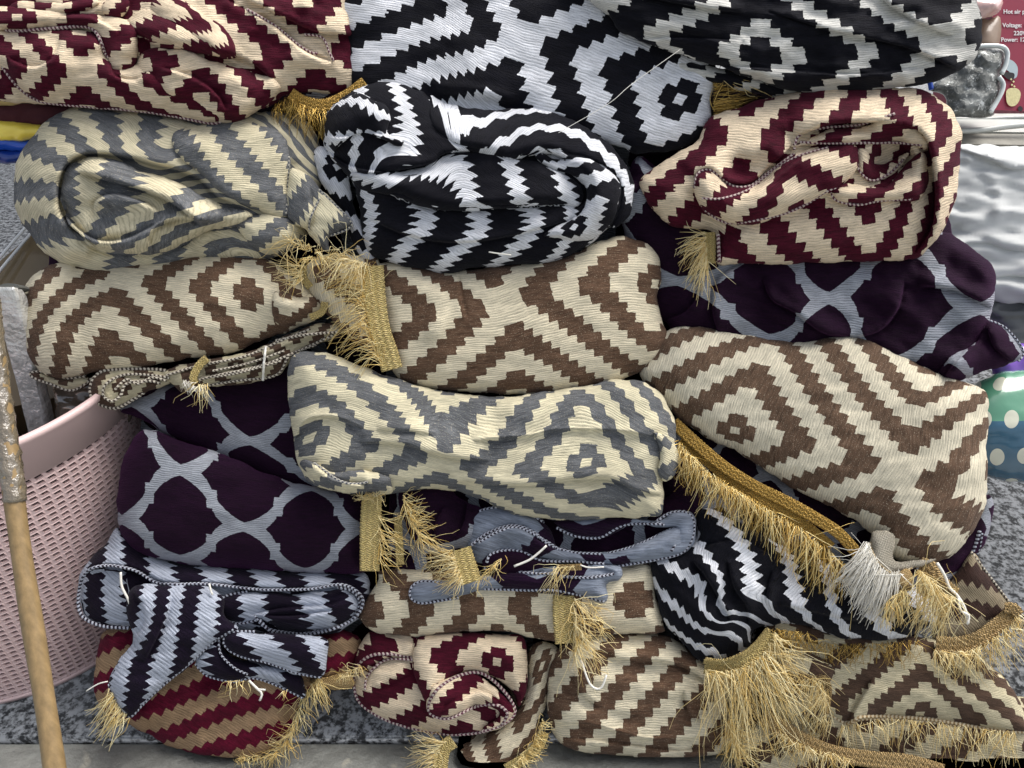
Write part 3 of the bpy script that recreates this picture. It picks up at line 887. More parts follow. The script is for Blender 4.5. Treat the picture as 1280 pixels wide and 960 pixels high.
# ------------------------------------------------------------------ right side goods
def red_box():
    RM = simple_mat('maroon_carton', (0.26, 0.018, 0.045), 0.35, nscale=6, var=0.08, bump=0, coat=0.3)
    WH = simple_mat('white_print', (0.75, 0.72, 0.72), 0.5, bump=0, var=0.02)
    d = 1.45
    root = empty('appliance_carton', P(1290, 150, d + .05), 'maroon appliance carton with white print at the top right corner', 'box')
    a, b, c, e_ = P(1243, -40, d), P(1420, -40, d), P(1420, 145, d), P(1236, 137, d)
    dn = CF * 0.2
    V = [a, b, c, e_]; V = V + [v + dn for v in V]
    mesh_obj('carton_body', [tuple(v) for v in V], [(3, 2, 1, 0), (4, 5, 6, 7), (0, 1, 5, 4), (1, 2, 6, 5), (2, 3, 7, 6), (3, 0, 4, 7)], RM, root, smooth=False)
    rot = Matrix((CR, CU, -CF)).transposed().to_4x4()
    for txt, x, y, s in (('Hot air popcorn maker', 1254, 17, .0115), ('Voltage: 110V/60Hz', 1253, 34, .0115), ('220V/50Hz', 1267, 44, .0115), ('Power: 1200W', 1251, 52, .0115)):
        cu = bpy.data.curves.new('lettering', 'FONT'); cu.body = txt; cu.size = s; cu.extrude = 0.0003; cu.offset = 0.0002
        o = bpy.data.objects.new('lettering', cu); COL.objects.link(o); cu.materials.append(WH)
        bpy.context.view_layer.update()
        me = bpy.data.meshes.new_from_object(o.evaluated_get(bpy.context.evaluated_depsgraph_get()))
        bpy.data.objects.remove(o)
        me.transform(Matrix.Translation(P(x, y, d - 0.001) - root.location) @ rot)
        me.materials.clear(); me.materials.append(WH)
        o = bpy.data.objects.new('lettering', me); COL.objects.link(o)
        o.parent = root
    YL = simple_mat('yellow_print', (0.65, 0.58, 0.30), 0.5, nscale=200, var=0.3, bump=0.001)
    GY = simple_mat('grey_print', (0.42, 0.50, 0.52), 0.4, bump=0); BK = simple_mat('black_print', (0.02, 0.015, 0.015), 0.4, bump=0)
    def disc(name, pts, mat, lift):
        sp = spline(pts, True, 2.0)
        n = len(sp)
        A = PN(sp[:, 0], sp[:, 1], np.full(n, d - lift)); B = PN(sp[:, 0], sp[:, 1], np.full(n, d + .001))
        Fc = [tuple(range(n)), tuple(range(n, 2 * n))[::-1]] + [(i, (i + 1) % n, n + (i + 1) % n, n + i) for i in range(n)]
        mesh_obj(name, np.vstack([A, B]), Fc, mat, root, smooth=False)
    disc('printed_popcorn', [(1258, 114), (1264, 110), (1272, 111), (1276, 117), (1273, 128), (1266, 133), (1259, 129)], YL, .003)
    for x, y in ((1264, 99), (1267, 102), (1265, 106), (1268, 108)): disc('printed_kernel', [(x - 1.5, y), (x, y - 1.5), (x + 1.5, y), (x, y + 1.5)], YL, .003)
    disc('printed_spout', [(1257, 74), (1266, 76), (1272, 84), (1271, 96), (1266, 98), (1262, 90), (1254, 84)], GY, .002)
    disc('printed_opening', [(1250, 90), (1258, 90), (1268, 92), (1266, 100), (1260, 99)], BK, .0028)
    disc('printed_knob', [(1272, 136), (1275, 132), (1279, 136), (1276, 140)], BK, .002)
red_box()
packet('red_white_wrapper', [(1206, -20), (1246, -20), (1252, 8), (1240, 20), (1226, 24), (1212, 28)], 1.40, (0.62, 0.40, 0.36), 'crumpled pink and white film wrapper beside the maroon carton', 0.15, coat=1, wr=0.008, nscale=50, var=0.5)
packet('brown_parcel', [(1222, 26), (1238, 24), (1250, 22), (1248, 62), (1220, 62)], 1.43, (0.22, 0.15, 0.10), 'small brown paper parcel under the film wrapper', 0.6, wr=0.002)
def tin():
    m, nt, b = new_mat('clear_wrap_painted_glints'); g = G(nt); o = g.obj()
    n1 = g.noise(o, 70, 5, 0.8); n2 = g.noise(o, 22, 3, 0.7)
    c = g.mix(g.ramp(n1, 0.55, 0.68), (0.10, 0.105, 0.10), (0.85, 0.87, 0.85)); c = g.mix(g.mul(g.ramp(n2, 0.5, 0.7), 0.4), c, (0.4, 0.42, 0.41))  # pale specks on dark grey: highlights of the wrap painted into its colour
    nt.links.new(c, b.inputs['Base Color']); b.inputs['Metallic'].default_value = 0.5; b.inputs['Roughness'].default_value = 0.2
    nt.links.new(g.bump(n1, 0.004, 1.0), b.inputs['Normal'])
    d = 1.25
    ol = [(1160, 112), (1172, 98), (1192, 84), (1208, 66), (1222, 57), (1252, 57), (1259, 64), (1258, 80), (1253, 92), (1254, 104), (1252, 118), (1242, 134), (1238, 146), (1190, 146), (1180, 120)]
    root = throw_root('wrapped_glass_vase', 1220, 146, d + .06, 'waisted glass vase in clear wrap with painted glints before the maroon carton', None, 'vase')
    fold(root, ol, d, aff(1220, 100, 12, 0), m, bulge=.03, R=14, wr=0.004, wl=(20, 14), thick=.08, name='vase_body')
    LIP = simple_mat('clear_lip', (0.62, 0.66, 0.64), 0.15, nscale=50, var=0.3, bump=0.001, coat=1)
    for pts in ([(1210, 62), (1222, 58), (1250, 58), (1259, 66), (1257, 82), (1252, 92)], [(1248, 96), (1254, 106), (1250, 120), (1238, 140)]):
        hem(root, pts, LIP, None, d - .022, 3.0, 0, 'lip', 0.0)
    BL = simple_mat('blue_band', (0.01, 0.05, 0.30), 0.4, bump=0)
    hem(root, [(1162, 100), (1164, 112)], BL, None, d - .03, 3.2, 0, 'blue_band', 0.0)
tin()
def slabs():
    T1 = simple_mat('pale_tray_plastic', (0.50, 0.51, 0.48), 0.35, bump=0, var=0.05, nscale=8)
    T2 = simple_mat('worn_board', (0.20, 0.19, 0.16), 0.6, nscale=60, var=0.4)
    for nm, a, b, c, e_, d0, d1, mt, lab, cat in (
        ('plastic_tray', (1150, 142), (1330, 142), (1330, 166), (1150, 163), 1.42, 1.30, T1, 'shallow pale plastic tray edge under the wrapped vase', 'tray'),
        ('edge_board', (1150, 166), (1330, 168), (1330, 182), (1150, 179), 1.30, 1.27, T2, 'thin worn board between the tray and the silver cloth', 'board')):
        V = [P(a[0], a[1], d0), P(b[0], b[1], d0), P(c[0], c[1], d1), P(e_[0], e_[1], d1)]
        V = V + [v + Vector((0, 0.02, -0.03)) for v in V]
        root = empty(nm, V[4], lab, cat)
        mesh_obj('panel', [tuple(v) for v in V], [(3, 2, 1, 0), (4, 5, 6, 7), (0, 1, 5, 4), (1, 2, 6, 5), (2, 3, 7, 6), (3, 0, 4, 7)], mt, root, smooth=False)
        if nm == 'plastic_tray':
            hem(root, [(1150, 164), (1220, 163), (1262, 158), (1330, 152)], T1, None, 1.285, 3.6, 0, 'rolled_rim', 0.0)
            hem(root, [(1150, 148), (1220, 149), (1262, 147), (1330, 145)], T1, None, 1.38, 2.2, 0, 'rolled_rim', 0.0)
slabs()
def silver():
    SM = simple_mat('silver_satin', (0.58, 0.59, 0.58), 0.85, nscale=5, var=0.05, bump=0, spec=0.1)
    root = throw_root('silver_cloth', 1300, 400, 1.25, 'silver grey satin cloth lying in soft creases right of the throws', None, 'cloth')
    ol = [(1130, 176), (1200, 180), (1300, 184), (1400, 186), (1400, 400), (1300, 384), (1240, 376), (1200, 360), (1130, 350)]
    W = 14
    rd = [([(1190, 196), (1230, 206), (1262, 216), (1300, 212)], .014, 9), ([(1180, 190), (1240, 196), (1320, 192)], .010, 8), ([(1190, 236), (1225, 232), (1262, 240), (1320, 232)], .010, 8),
          ([(1186, 262), (1230, 250), (1260, 262), (1320, 262)], .009, 7), ([(1190, 292), (1230, 270), (1262, 268)], .008, 6), ([(1180, 300), (1230, 296), (1270, 304), (1330, 300)], .012, 9),
          ([(1196, 330), (1230, 330), (1262, 336), (1330, 330)], .010, 10), ([(1210, 356), (1250, 358), (1330, 356)], .012, 11), ([(1226, 210), (1246, 232), (1250, 256), (1240, 280)], .008, 7)]
    rd = [(p_, a_ * 0.55, w_) for p_, a_, w_ in rd]
    fold(root, ol, 1.20, aff(1230, 280, 12, 0), SM, bulge=.03, R=22, wr=.006, wl=(110, 22), wang=6, thick=.08, ridges=rd, laps=[([(1330, 206), (1266, 212), (1236, 200), (1190, 184)], .009, 16), ([(1330, 312), (1270, 314), (1230, 304), (1180, 312)], .008, 14), ([(1320, 352), (1262, 346), (1210, 352)], .010, 12)])
silver()
packet('dark_grey_bag', [(1200, 356), (1250, 362), (1300, 372), (1330, 420), (1300, 452), (1260, 440), (1224, 420)], 1.22, (0.07, 0.075, 0.075), 'dark grey plastic bag between the silver cloth and the purple throw', 0.35, wr=.004)
packet('violet_bag', [(1240, 436), (1290, 430), (1330, 460), (1320, 508), (1270, 506), (1244, 480)], 1.10, (0.17, 0.07, 0.40), 'violet shiny bag peeping out below the purple throw', 0.25, wr=.005)
def ball():
    m, nt, b = new_mat('dotted_ball'); g = G(nt)
    UV, u, v = g.uv()
    fu = g.sub(g.m('FRACT', g.add(g.mul(u, 0.62), g.mul(g.m('FLOOR', g.mul(v, 0.5)), 0.5))), 0.5); fv = g.sub(g.m('FRACT', g.mul(v, 0.5)), 0.5)
    r = g.m('SQRT', g.add(g.m('POWER', g.mul(fu, 1.0), 2.0), g.m('POWER', g.mul(fv, 1.15), 2.0)))
    top = g.lt(v, -0.9)
    base = g.mix(top, (0.025, 0.10, 0.17), (0.09, 0.27, 0.17))
    nt.links.new(g.mix(g.lt(r, 0.27), base, (0.62, 0.62, 0.50)), b.inputs['Base Color'])
    b.inputs['Roughness'].default_value = 0.2; b.inputs['Coat Weight'].default_value = 0.8
    o = g.obj(); nt.links.new(g.bump(g.noise(o, 30, 3), 0.002, 0.5), b.inputs['Normal'])
    root = throw_root('dotted_ball', 1290, 590, 1.12, 'blue ball with pale dots and a green top at the right edge', None, 'ball')
    fold(root, [(1190, 520), (1205, 488), (1240, 468), (1290, 462), (1350, 480), (1370, 540), (1340, 596), (1280, 604), (1225, 592), (1195, 560)], 1.06,
         [(1230, 548, 0, 0), (1272, 548, 2, 0), (1230, 590, 0, 2), (1272, 590, 2, 2)], m, bulge=.05, R=60, wr=.0008, thick=.1, name='ball_shell')
ball()

# =================================================================== THE THROWS
SD = lambda L: [(x, y, (q + d) / 2, (q - d) / 2) for x, y, q, d in L]      # along-stripe and across-stripe measures
T16 = lambda L: [(a, b, c * 16, d * 16) for a, b, c, d in L]

# ---- maroon, crumpled, top left
def t_maroon_top():
    r = throw_root('throw', 220, 150, 1.0, 'maroon and cream throw lying crumpled at the top left corner')
    m = M['maroon']
    base = fold(r, R1([(-120, -120), (1180, -120), (1222, -20), (1228, 110), (1245, 240), (1205, 320), (1010, 325), (960, 360), (870, 400), (780, 425), (600, 400), (300, 370), (-100, 300)]), .948,
         R1([(960, 180, 12.5, 0), (1130, 240, 17, 2), (900, 330, 10, 5), (500, 100, -1, -2), (100, 60, -14, -3)]), m, bulge=.022, R=45, wr=.004, wl=(60, 34), wang=20,
         laps=[(R1([(860, 30), (960, 90), (1040, 160), (1100, 195), (1160, 215)]), .016, 22), (R1([(1250, 130), (1130, 120), (1060, 100), (960, 50), (850, 0)]), .012, 18),
               (R1([(440, 90), (560, 60), (700, 100), (800, 200)]), .014, 20), (R1([(820, 230), (700, 180), (560, 170), (480, 120)]), .010, 20), (R1([(950, 330), (930, 270), (850, 210), (760, 190)]), .012, 18), (R1([(780, -10), (860, 30), (980, 20)]), .008, 15)],
         ridges=[(R1([(530, 20), (700, 90), (780, 180)]), .012, 12), (R1([(460, 60), (600, 130), (760, 170)]), .008, 8), (R1([(200, 0), (260, 40), (400, 30)]), .008, 8)])
    hem(r, R1([(860, 34), (960, 92), (1040, 158), (1090, 186), (1104, 184)]), M['hem_maroon'], base, r=1.9, lift=.006)
    hem(r, R1([(1060, 120), (1120, 130), (1145, 180), (1160, 212)]), M['hem_maroon'], base, r=1.6, lift=.004)
    mid = fold(r, R1([(500, 180), (620, 170), (760, 220), (880, 250), (975, 290), (960, 340), (880, 400), (790, 430), (700, 400), (560, 330), (480, 260)]), .938,
         R1([(620, 210, 14, 0), (760, 230, 18, 2), (640, 300, 14, 4), (860, 340, 22, 5)]), m, on=base, bulge=.022, R=26, wr=.003,
         laps=[(R1([(560, 230), (680, 270), (760, 330), (790, 390)]), .010, 14)], ridges=[(R1([(640, 190), (780, 260), (900, 330)]), .006, 9)])
    up = fold(r, R1([(-120, 30), (60, 20), (230, 40), (400, 60), (470, 100), (480, 200), (440, 260), (380, 240), (330, 110), (180, 95), (20, 110), (-120, 100)]), .940,
         R1([(60, 60, 0, 0), (230, 60, 5, 0), (60, 130, 0, 3), (420, 130, 10, 3)]), m, on=base, bulge=.018, R=18, wr=.003, laps=[(R1([(200, 60), (300, 50), (420, 110)]), .006, 10)])
    for q, (o_, l_) in enumerate((([(530, 0), (600, -15), (700, 40), (790, 110), (830, 190), (780, 200), (700, 150), (600, 90), (535, 50)], [(560, 20, 2, 1), (720, 100, 7, 1), (600, 60, 2, 3), (800, 180, 11, 2)]),
                    ([(450, 60), (520, 30), (620, 75), (700, 120), (775, 180), (740, 196), (640, 175), (540, 150), (460, 110)], [(500, 60, 3, 2), (640, 120, 8, 2), (500, 110, 3, 4), (740, 180, 12, 2)]),
                    ([(350, 30), (380, -10), (440, -10), (450, 30), (420, 60), (370, 60)], [(380, 10, 3, 1), (420, 10, 5, 1), (380, 50, 3, 3), (440, 40, 6, 3)]),
                    ([(20, 40), (60, 5), (200, 10), (330, -5), (340, 20), (240, 50), (100, 60), (30, 60)], [(60, 30, 2, 1), (200, 30, 9, 1), (60, 50, 2, 2), (300, 10, 13, 0)]))):
        fold(r, R1(o_), .93, R1(l_), m, on=base, lift=.001, bulge=.012, R=14, wr=.002)
    low = fold(r, R1([(-120, 90), (60, 110), (190, 105), (320, 115), (380, 210), (430, 225), (540, 225), (640, 270), (735, 335), (785, 400), (765, 425), (720, 425), (560, 400), (480, 388), (190, 365), (110, 335), (50, 290), (0, 235), (-120, 190)]), .930,
         R1([(280, 250, 16, 0), (370, 260, 19, .5), (280, 170, 16, -3.0), (510, 280, 24.5, 0), (70, 200, 7, -1), (690, 360, 28, 3)]), m, on=base, bulge=.022, R=30, wr=.0028, wl=(60, 30),
         laps=[(R1([(30, 200), (110, 230), (180, 200), (210, 130)]), .008, 16), (R1([(390, 200), (400, 260), (470, 275), (520, 240)]), .010, 12)],
         ridges=[(R1([(200, 120), (300, 150), (370, 160)]), .008, 10)])
    hem(r, R1([(10, 235), (60, 300), (120, 345), (200, 362), (480, 386), (600, 404), (700, 424), (755, 428), (785, 400), (740, 335), (640, 270), (545, 224)]), M['hem_maroon'], low, r=1.8, lift=.0005)
    hem(r, R1([(20, 88), (10, 100), (60, 108), (200, 98), (320, 100), (370, 190), (410, 225)]), M['hem_maroon'], low, r=2.2, lift=.003)
    braid(r, R1([(1010, 325), (1060, 355), (1130, 365), (1210, 330), (1270, 285)]), [.935, .93], 15, M['braid_dark'])
    fringe(r, R1([(1020, 345), (1080, 375), (1150, 375), (1180, 350)]), .936, ((2, 34), (-6, 46)), M['strand_dark'], 170, .25, curl=3)
    fringe(r, R1([(960, 360), (1010, 340)]), .945, (4, 26), M['strand_dark'], 60, .35, curl=3)
t_maroon_top()

# ---- grey rolled, left
def t_grey_roll():
    r = throw_root('throw', 220, 335, 1.03, 'grey and cream throw rolled up loosely, left of the black and white roll')
    m = M['grey']
    a = fold(r, R1([(45, 650), (60, 560), (115, 470), (190, 398), (300, 372), (500, 390), (740, 420), (880, 388), (1000, 395), (1080, 440), (1115, 520), (1120, 640), (1100, 740), (1050, 840), (900, 910), (700, 905), (560, 950), (430, 965), (300, 950), (160, 885), (90, 800), (55, 730)]), .962,
         SD(R1([(70, 800, 2, 0), (60, 640, 8, 0), (110, 480, 14, 0), (250, 400, 21.5, 0), (450, 410, 27.5, 0), (620, 430, 33.5, 0), (780, 440, 39.5, 0), (900, 440, 45, 0), (180, 760, 2, 7), (190, 620, 9.5, 7), (230, 540, 15, 7), (330, 500, 21.5, 6), (450, 520, 27.5, 6), (570, 540, 32, 6),
                (330, 940, -2.5, 0), (510, 930, -8.5, 0), (700, 890, -14.5, 0), (860, 880, -20.5, 0), (330, 880, -2.5, 5), (520, 880, -8.5, 5), (700, 830, -14.5, 5), (1080, 560, 55, 4)])), M['grey_zig'],
         bulge=.035, R=42, wr=.0022,
         laps=[(R1([(870, 735), (760, 690), (690, 625), (560, 580), (430, 550), (300, 540), (230, 585), (205, 660), (215, 740), (260, 800), (340, 850)]), .022, 30),
               (R1([(900, 745), (830, 770), (720, 800), (640, 850), (560, 885), (420, 885), (320, 860), (250, 800)]), .014, 18)],
         ridges=[(R1([(200, 870), (270, 860), (330, 880)]), .01, 12)])
    b = fold(r, R1([(212, 640), (235, 580), (300, 548), (400, 555), (480, 590), (600, 625), (700, 680), (800, 720), (880, 745), (850, 780), (740, 800), (650, 840), (560, 880), (430, 880), (330, 850), (250, 790), (218, 720)]), .945,
         SD(R1([(290, 620, 3.5, 0), (390, 620, 7, 0), (540, 640, 9.5, 1), (640, 690, 12.5, 3), (740, 700, 15.5, 4), (300, 740, 3.5, 7), (400, 800, 9.5, 10), (480, 860, 15.5, 13), (620, 820, 20, 11), (520, 720, 9.5, 6)])), M['grey_zig'], on=a, bulge=.024, R=30, wr=.003,
         laps=[(R1([(700, 790), (600, 710), (480, 660), (340, 620), (270, 600)]), .022, 18), (R1([(215, 680), (240, 760), (330, 830), (430, 830), (520, 790), (560, 760)]), .018, 16), (R1([(330, 760), (330, 700), (400, 670), (500, 700), (560, 730)]), .014, 14),
               (R1([(760, 790), (640, 765), (560, 785), (520, 830), (540, 880)]), .014, 18)])
    c = fold(r, R1([(740, 425), (800, 400), (900, 430), (990, 480), (1012, 560), (1005, 650), (1000, 752), (900, 735), (790, 685), (700, 612), (640, 560), (600, 500), (620, 450)]), .936,
         SD(R1([(700, 470, 3.5, 0), (830, 640, 3.5, 12), (910, 720, 3.5, 17), (770, 480, 6.5, 3), (860, 470, 9.5, 4), (970, 610, 9.5, 15), (940, 440, 12.5, 6), (620, 520, 0, -2)])), M['grey_zig'], on=a, bulge=.016, R=26, wr=.0015)
    hem(r, R1([(1006, 545), (1002, 640), (996, 745)]), M['hem_grey'], c, r=1.7)
    d = fold(r, R1([(1005, 600), (1040, 590), (1110, 650), (1215, 755), (1215, 790), (1150, 820), (1145, 870), (1125, 870), (1060, 800), (1000, 745)]), .925,
         OFF(R1([(1030, 640, 0, 0), (1110, 700, 4, 0), (1040, 750, 0, 3), (1180, 780, 7, 0)]), 6, 5), m, bulge=.016, R=16, wr=.002, laps=[(R1([(1080, 650), (1090, 740), (1070, 800)]), .006, 10)])
    hem(r, R1([(1110, 660), (1216, 765), (1212, 795), (1150, 820)]), M['hem_grey'], d, r=1.6)
    hem(r, R1([(1112, 690), (1080, 760), (1075, 800)]), M['hem_grey'], d, r=1.4, lift=.003)
    e_ = fold(r, R1([(820, 780), (900, 745), (1000, 760), (1060, 800), (1045, 850), (960, 885), (900, 870)]), .948,
         OFF(R1([(900, 800, 0, 0), (1000, 800, 4, 0), (900, 860, 0, 3), (1040, 840, 6, 1)]), 6, 5), m, on=a, bulge=.016, R=18)
    fringe(r, R1([(1010, 840), (1100, 880), (1130, 900), (1180, 890)]), .915, ((-38, -14), (40, 2)), M['strand_pale'], 130, .5, curl=8, droop=8)
    fringe(r, R1([(1060, 900), (1150, 890)]), .915, ((-22, 16), (30, 12)), M['strand_gold'], 70, .5, curl=7, droop=4)
t_grey_roll()

# ---- black and white, top right (over the flat one)
def t_bw_top_right():
    r = throw_root('throw', 1000, 100, 1.0, 'black and off white throw bunched along the top edge, above the maroon roll')
    m = M['bw_warm']
    a = fold(r, PX([(735, -60), (1290, -60), (1225, -20), (1228, 30), (1222, 66), (1196, 90), (1150, 106), (1060, 116), (980, 112), (900, 84), (840, 66), (795, 48), (765, 26)]), .925,
         PX([(990, 70, 3, 0), (1060, 76, 7, 1), (990, 30, 3, -3.5), (900, 30, -4, -3), (820, 44, -9, 0), (1120, 50, 12, -1), (1180, 60, 16, 1)]), m, bulge=.032, R=36, wr=.0035, wl=(70, 24), wang=8,
         laps=[(PX([(1200, 90), (1130, 60), (1040, 40), (960, 14)]), .010, 16), (PX([(880, 82), (950, 84), (1060, 92), (1150, 84)]), .008, 12), (PX([(1190, 46), (1150, 30), (1110, 6), (1100, -10)]), .012, 18), (PX([(790, 50), (850, 46), (930, 50)]), .006, 12), (PX([(930, 18), (870, 10), (800, -4)]), .010, 14)],
         ridges=[(PX([(1130, 40), (1170, 20), (1210, 40)]), .008, 9)])
    b = fold(r, PX([(900, 84), (960, 92), (1010, 100), (1000, 118), (960, 118), (905, 108), (850, 88), (820, 70)]), .940,
         PX([(870, 86, 0, 2), (940, 96, 6, 2), (870, 110, 0, 5), (980, 104, 10, 3)]), m, bulge=.014, R=14)
t_bw_top_right()

# ---- black and white, flat, top centre
def t_bw_flat():
    r = throw_root('throw', 660, 190, 1.03, 'flat black and white throw at the top centre, with one full stepped diamond')
    m = M['bw']
    a = fold(r, PX([(440, -50), (760, -50), (800, 10), (880, 66), (900, 96), (889, 120), (885, 160), (860, 182), (800, 192), (770, 182), (690, 160), (560, 160), (460, 130), (436, 108), (434, 60)]), .950,
         PX([(850, 124, 0, 0), (794.7, 99, -5, 0), (753, 82, -8, 0), (718.5, 69, -11, 0), (678, 56, -14, 0), (651.5, 50, -16, 0), (624.6, 39.5, -18, 0), (588.6, 34, -21, 0), (558, 14, -24, 0),
             (863, 101, 0, -2), (835, 148, 0, 2), (644, 75, -16, 2), (616, 115, -16, 5), (659, 27, -16, -2), (543, 86, -24, 8), (454, 66, -30, 7.5), (493, 100, -28, 11), (874, 130, 2, 0)]), m,
         bulge=.024, R=40, wr=.0018, wl=(80, 40),
         ridges=[(PX([(520, 110), (600, 130), (680, 138)]), -.010, 9), (PX([(536, 112), (590, 112), (650, 124)]), .008, 7)])
    root2 = r
    fringe(r, PX([(892, 98), (892, 122), (894, 146)]), .944, ((52, -2), (48, -6)), M['strand_dark'], 170, .16, curl=3, dd=.004)
    fringe(r, PX([(900, 98), (940, 104)]), .940, ((28, 10), (30, 12)), M['strand_gold'], 40, .3, curl=3, dd=.004)
t_bw_flat()

# ---- black and white roll, centre
def t_bw_roll():
    r = throw_root('throw', 600, 335, 1.01, 'thick rolled black and white throw in the upper middle, its coils facing us')
    m = M['bw']
    tail = fold(r, PX([(392, 190), (408, 184), (432, 206), (440, 250), (462, 300), (470, 330), (450, 320), (428, 270), (402, 230)]), .945, aff(420, 240, 9, 60, 3, 2), m, bulge=.012, R=12)
    a = fold(r, RB([(15, 210), (30, 130), (90, 60), (170, 20), (260, 0), (400, 40), (520, 110), (700, 118), (860, 112), (960, 140), (1060, 190), (1160, 260), (1240, 370), (1255, 460), (1240, 540), (1140, 600), (1060, 670), (920, 730), (780, 740), (600, 755), (520, 775), (380, 755), (250, 720), (190, 680), (165, 590), (150, 480), (120, 390), (60, 330), (20, 270)]), .938,
         SD(RB([(300, 20, 3.5, -6), (345, 120, 3.5, 0), (370, 220, 3.5, 6), (420, 130, 6.5, 0), (250, 320, 3.5, 10), (575, 310, 9.5, 6), (600, 480, 9.5, 16), (775, 340, 15.5, 6), (800, 470, 15.5, 14), (985, 440, 21.5, 10), (200, 500, -2.5, 14), (430, 570, 3.5, 22), (650, 580, 9.5, 22),
                (870, 560, 15.5, 22), (320, 690, 3.5, 30), (525, 705, 9.5, 30), (760, 690, 15.5, 30), (950, 680, 21, 30), (1150, 560, 28, 20), (120, 240, -4, 4)])), M['bw_zig'],
         bulge=.040, R=46, wr=.002,
         laps=[(RB([(1010, 520), (1060, 480), (1060, 400), (1000, 330), (900, 290), (860, 300), (760, 320), (620, 290), (500, 300), (440, 340), (250, 375), (130, 372)]), .018, 26),
               (RB([(30, 280), (120, 340), (250, 365), (340, 370), (450, 360)]), .012, 20),
               (RB([(620, 290), (720, 300), (800, 310), (880, 270)]), .008, 14),
               (RB([(440, 30), (540, 100), (640, 128), (780, 125)]), -.006, 12),
               (RB([(960, 500), (800, 510), (640, 520), (480, 520), (330, 480), (240, 440)]), .014, 18),
               (RB([(1010, 560), (880, 600), (700, 640), (540, 655), (400, 640), (280, 600), (200, 560)]), .012, 18)],
         shear=[(RB([(960, 500), (800, 510), (640, 520), (480, 520), (330, 480), (240, 440)]), 2, 3, 30)])
    ring = fold(r, RB([(440, 60), (520, 100), (700, 118), (860, 112), (960, 140), (1060, 190), (1160, 260), (1240, 370), (1256, 460), (1240, 545), (1170, 590), (1205, 480), (1190, 390), (1060, 305), (960, 290), (870, 300), (760, 320), (640, 300), (540, 250), (460, 180)]), .915,
         SD(RB([(680, 280, 3.5, 0), (760, 235, 3.5, 2), (840, 195, 3.5, 4), (960, 195, 3.5, 7), (1080, 245, 3.5, 10), (1180, 340, 3.5, 13), (1232, 440, 3.5, 16), (540, 220, 9.5, -4), (560, 160, 9.5, -2), (700, 145, 9.5, 1), (860, 122, 9.5, 5), (870, 250, -0.5, 5), (1000, 280, -0.5, 8), (470, 90, 9.5, -6), (430, 140, 13, -8), (620, 110, 12.5, -1)])), M['bw_zig'],
         on=a, lift=.001, bulge=.010, R=22, wr=.0015)
    mid = fold(r, RB([(125, 378), (250, 372), (420, 345), (520, 295), (640, 285), (760, 310), (880, 330), (990, 380), (1050, 440), (1030, 500), (940, 500), (800, 508), (640, 522), (480, 520), (380, 500), (330, 470), (230, 450), (160, 440)]), .915,
         SD(RB([(150, 390, 9, -14), (280, 400, 9.5, -9), (450, 365, 9.5, -3), (360, 440, 6.5, -5), (540, 330, 9.5, 0), (600, 480, 9.5, 8), (690, 420, 12.5, 4), (760, 340, 15.5, 0), (800, 470, 15.5, 7), (890, 420, 18.5, 4), (985, 440, 21.5, 4)])), M['bw_zig'], on=a, lift=.001, bulge=.012, R=20, wr=.0015)
    b = fold(r, RB([(20, 210), (30, 140), (80, 80), (150, 55), (200, 70), (260, 100), (285, 150), (270, 210), (330, 245), (300, 260), (190, 215), (120, 225), (60, 280), (28, 250)]), .914,
         SD(RB([(110, 80, 3.5, 0), (190, 90, 3.5, 4), (250, 150, 3.5, 8), (100, 150, 6.5, 0), (200, 180, 6.5, 5), (60, 240, 9.5, -3), (130, 235, 9.5, 0), (200, 220, 9.5, 4), (270, 225, 9.5, 7), (150, 30, 0, 1)])), M['bw_zig'], on=a, bulge=.016, R=26, laps=[(RB([(30, 220), (90, 225), (180, 205), (280, 225)]), .008, 14)])
    c = fold(r, RB([(860, 310), (880, 290), (950, 320), (1050, 310), (1140, 350), (1195, 400), (1200, 460), (1170, 560), (1110, 620), (1040, 650), (960, 630), (890, 620), (1000, 560), (1060, 510), (1060, 430), (1010, 385), (930, 360)]), .915,
         OFF(RB([(930, 320, 0, 3), (1040, 345, 4, 3), (1130, 400, 8, 4), (1160, 480, 11, 6), (1110, 570, 13, 9), (1000, 610, 10, 12), (1000, 330, 3, 2)]), 6, 5), m, on=a, bulge=.018, R=22)
    thread(r, PX([(595, 220), (620, 212), (660, 190), (700, 165), (760, 130), (790, 105), (850, 62)]), [.888, .893, .885, .895], M['strand_white'], .38)
    thread(r, RB([(675, 688), (720, 695), (765, 700)]), .895, M['strand_white'], .9)
t_bw_roll()

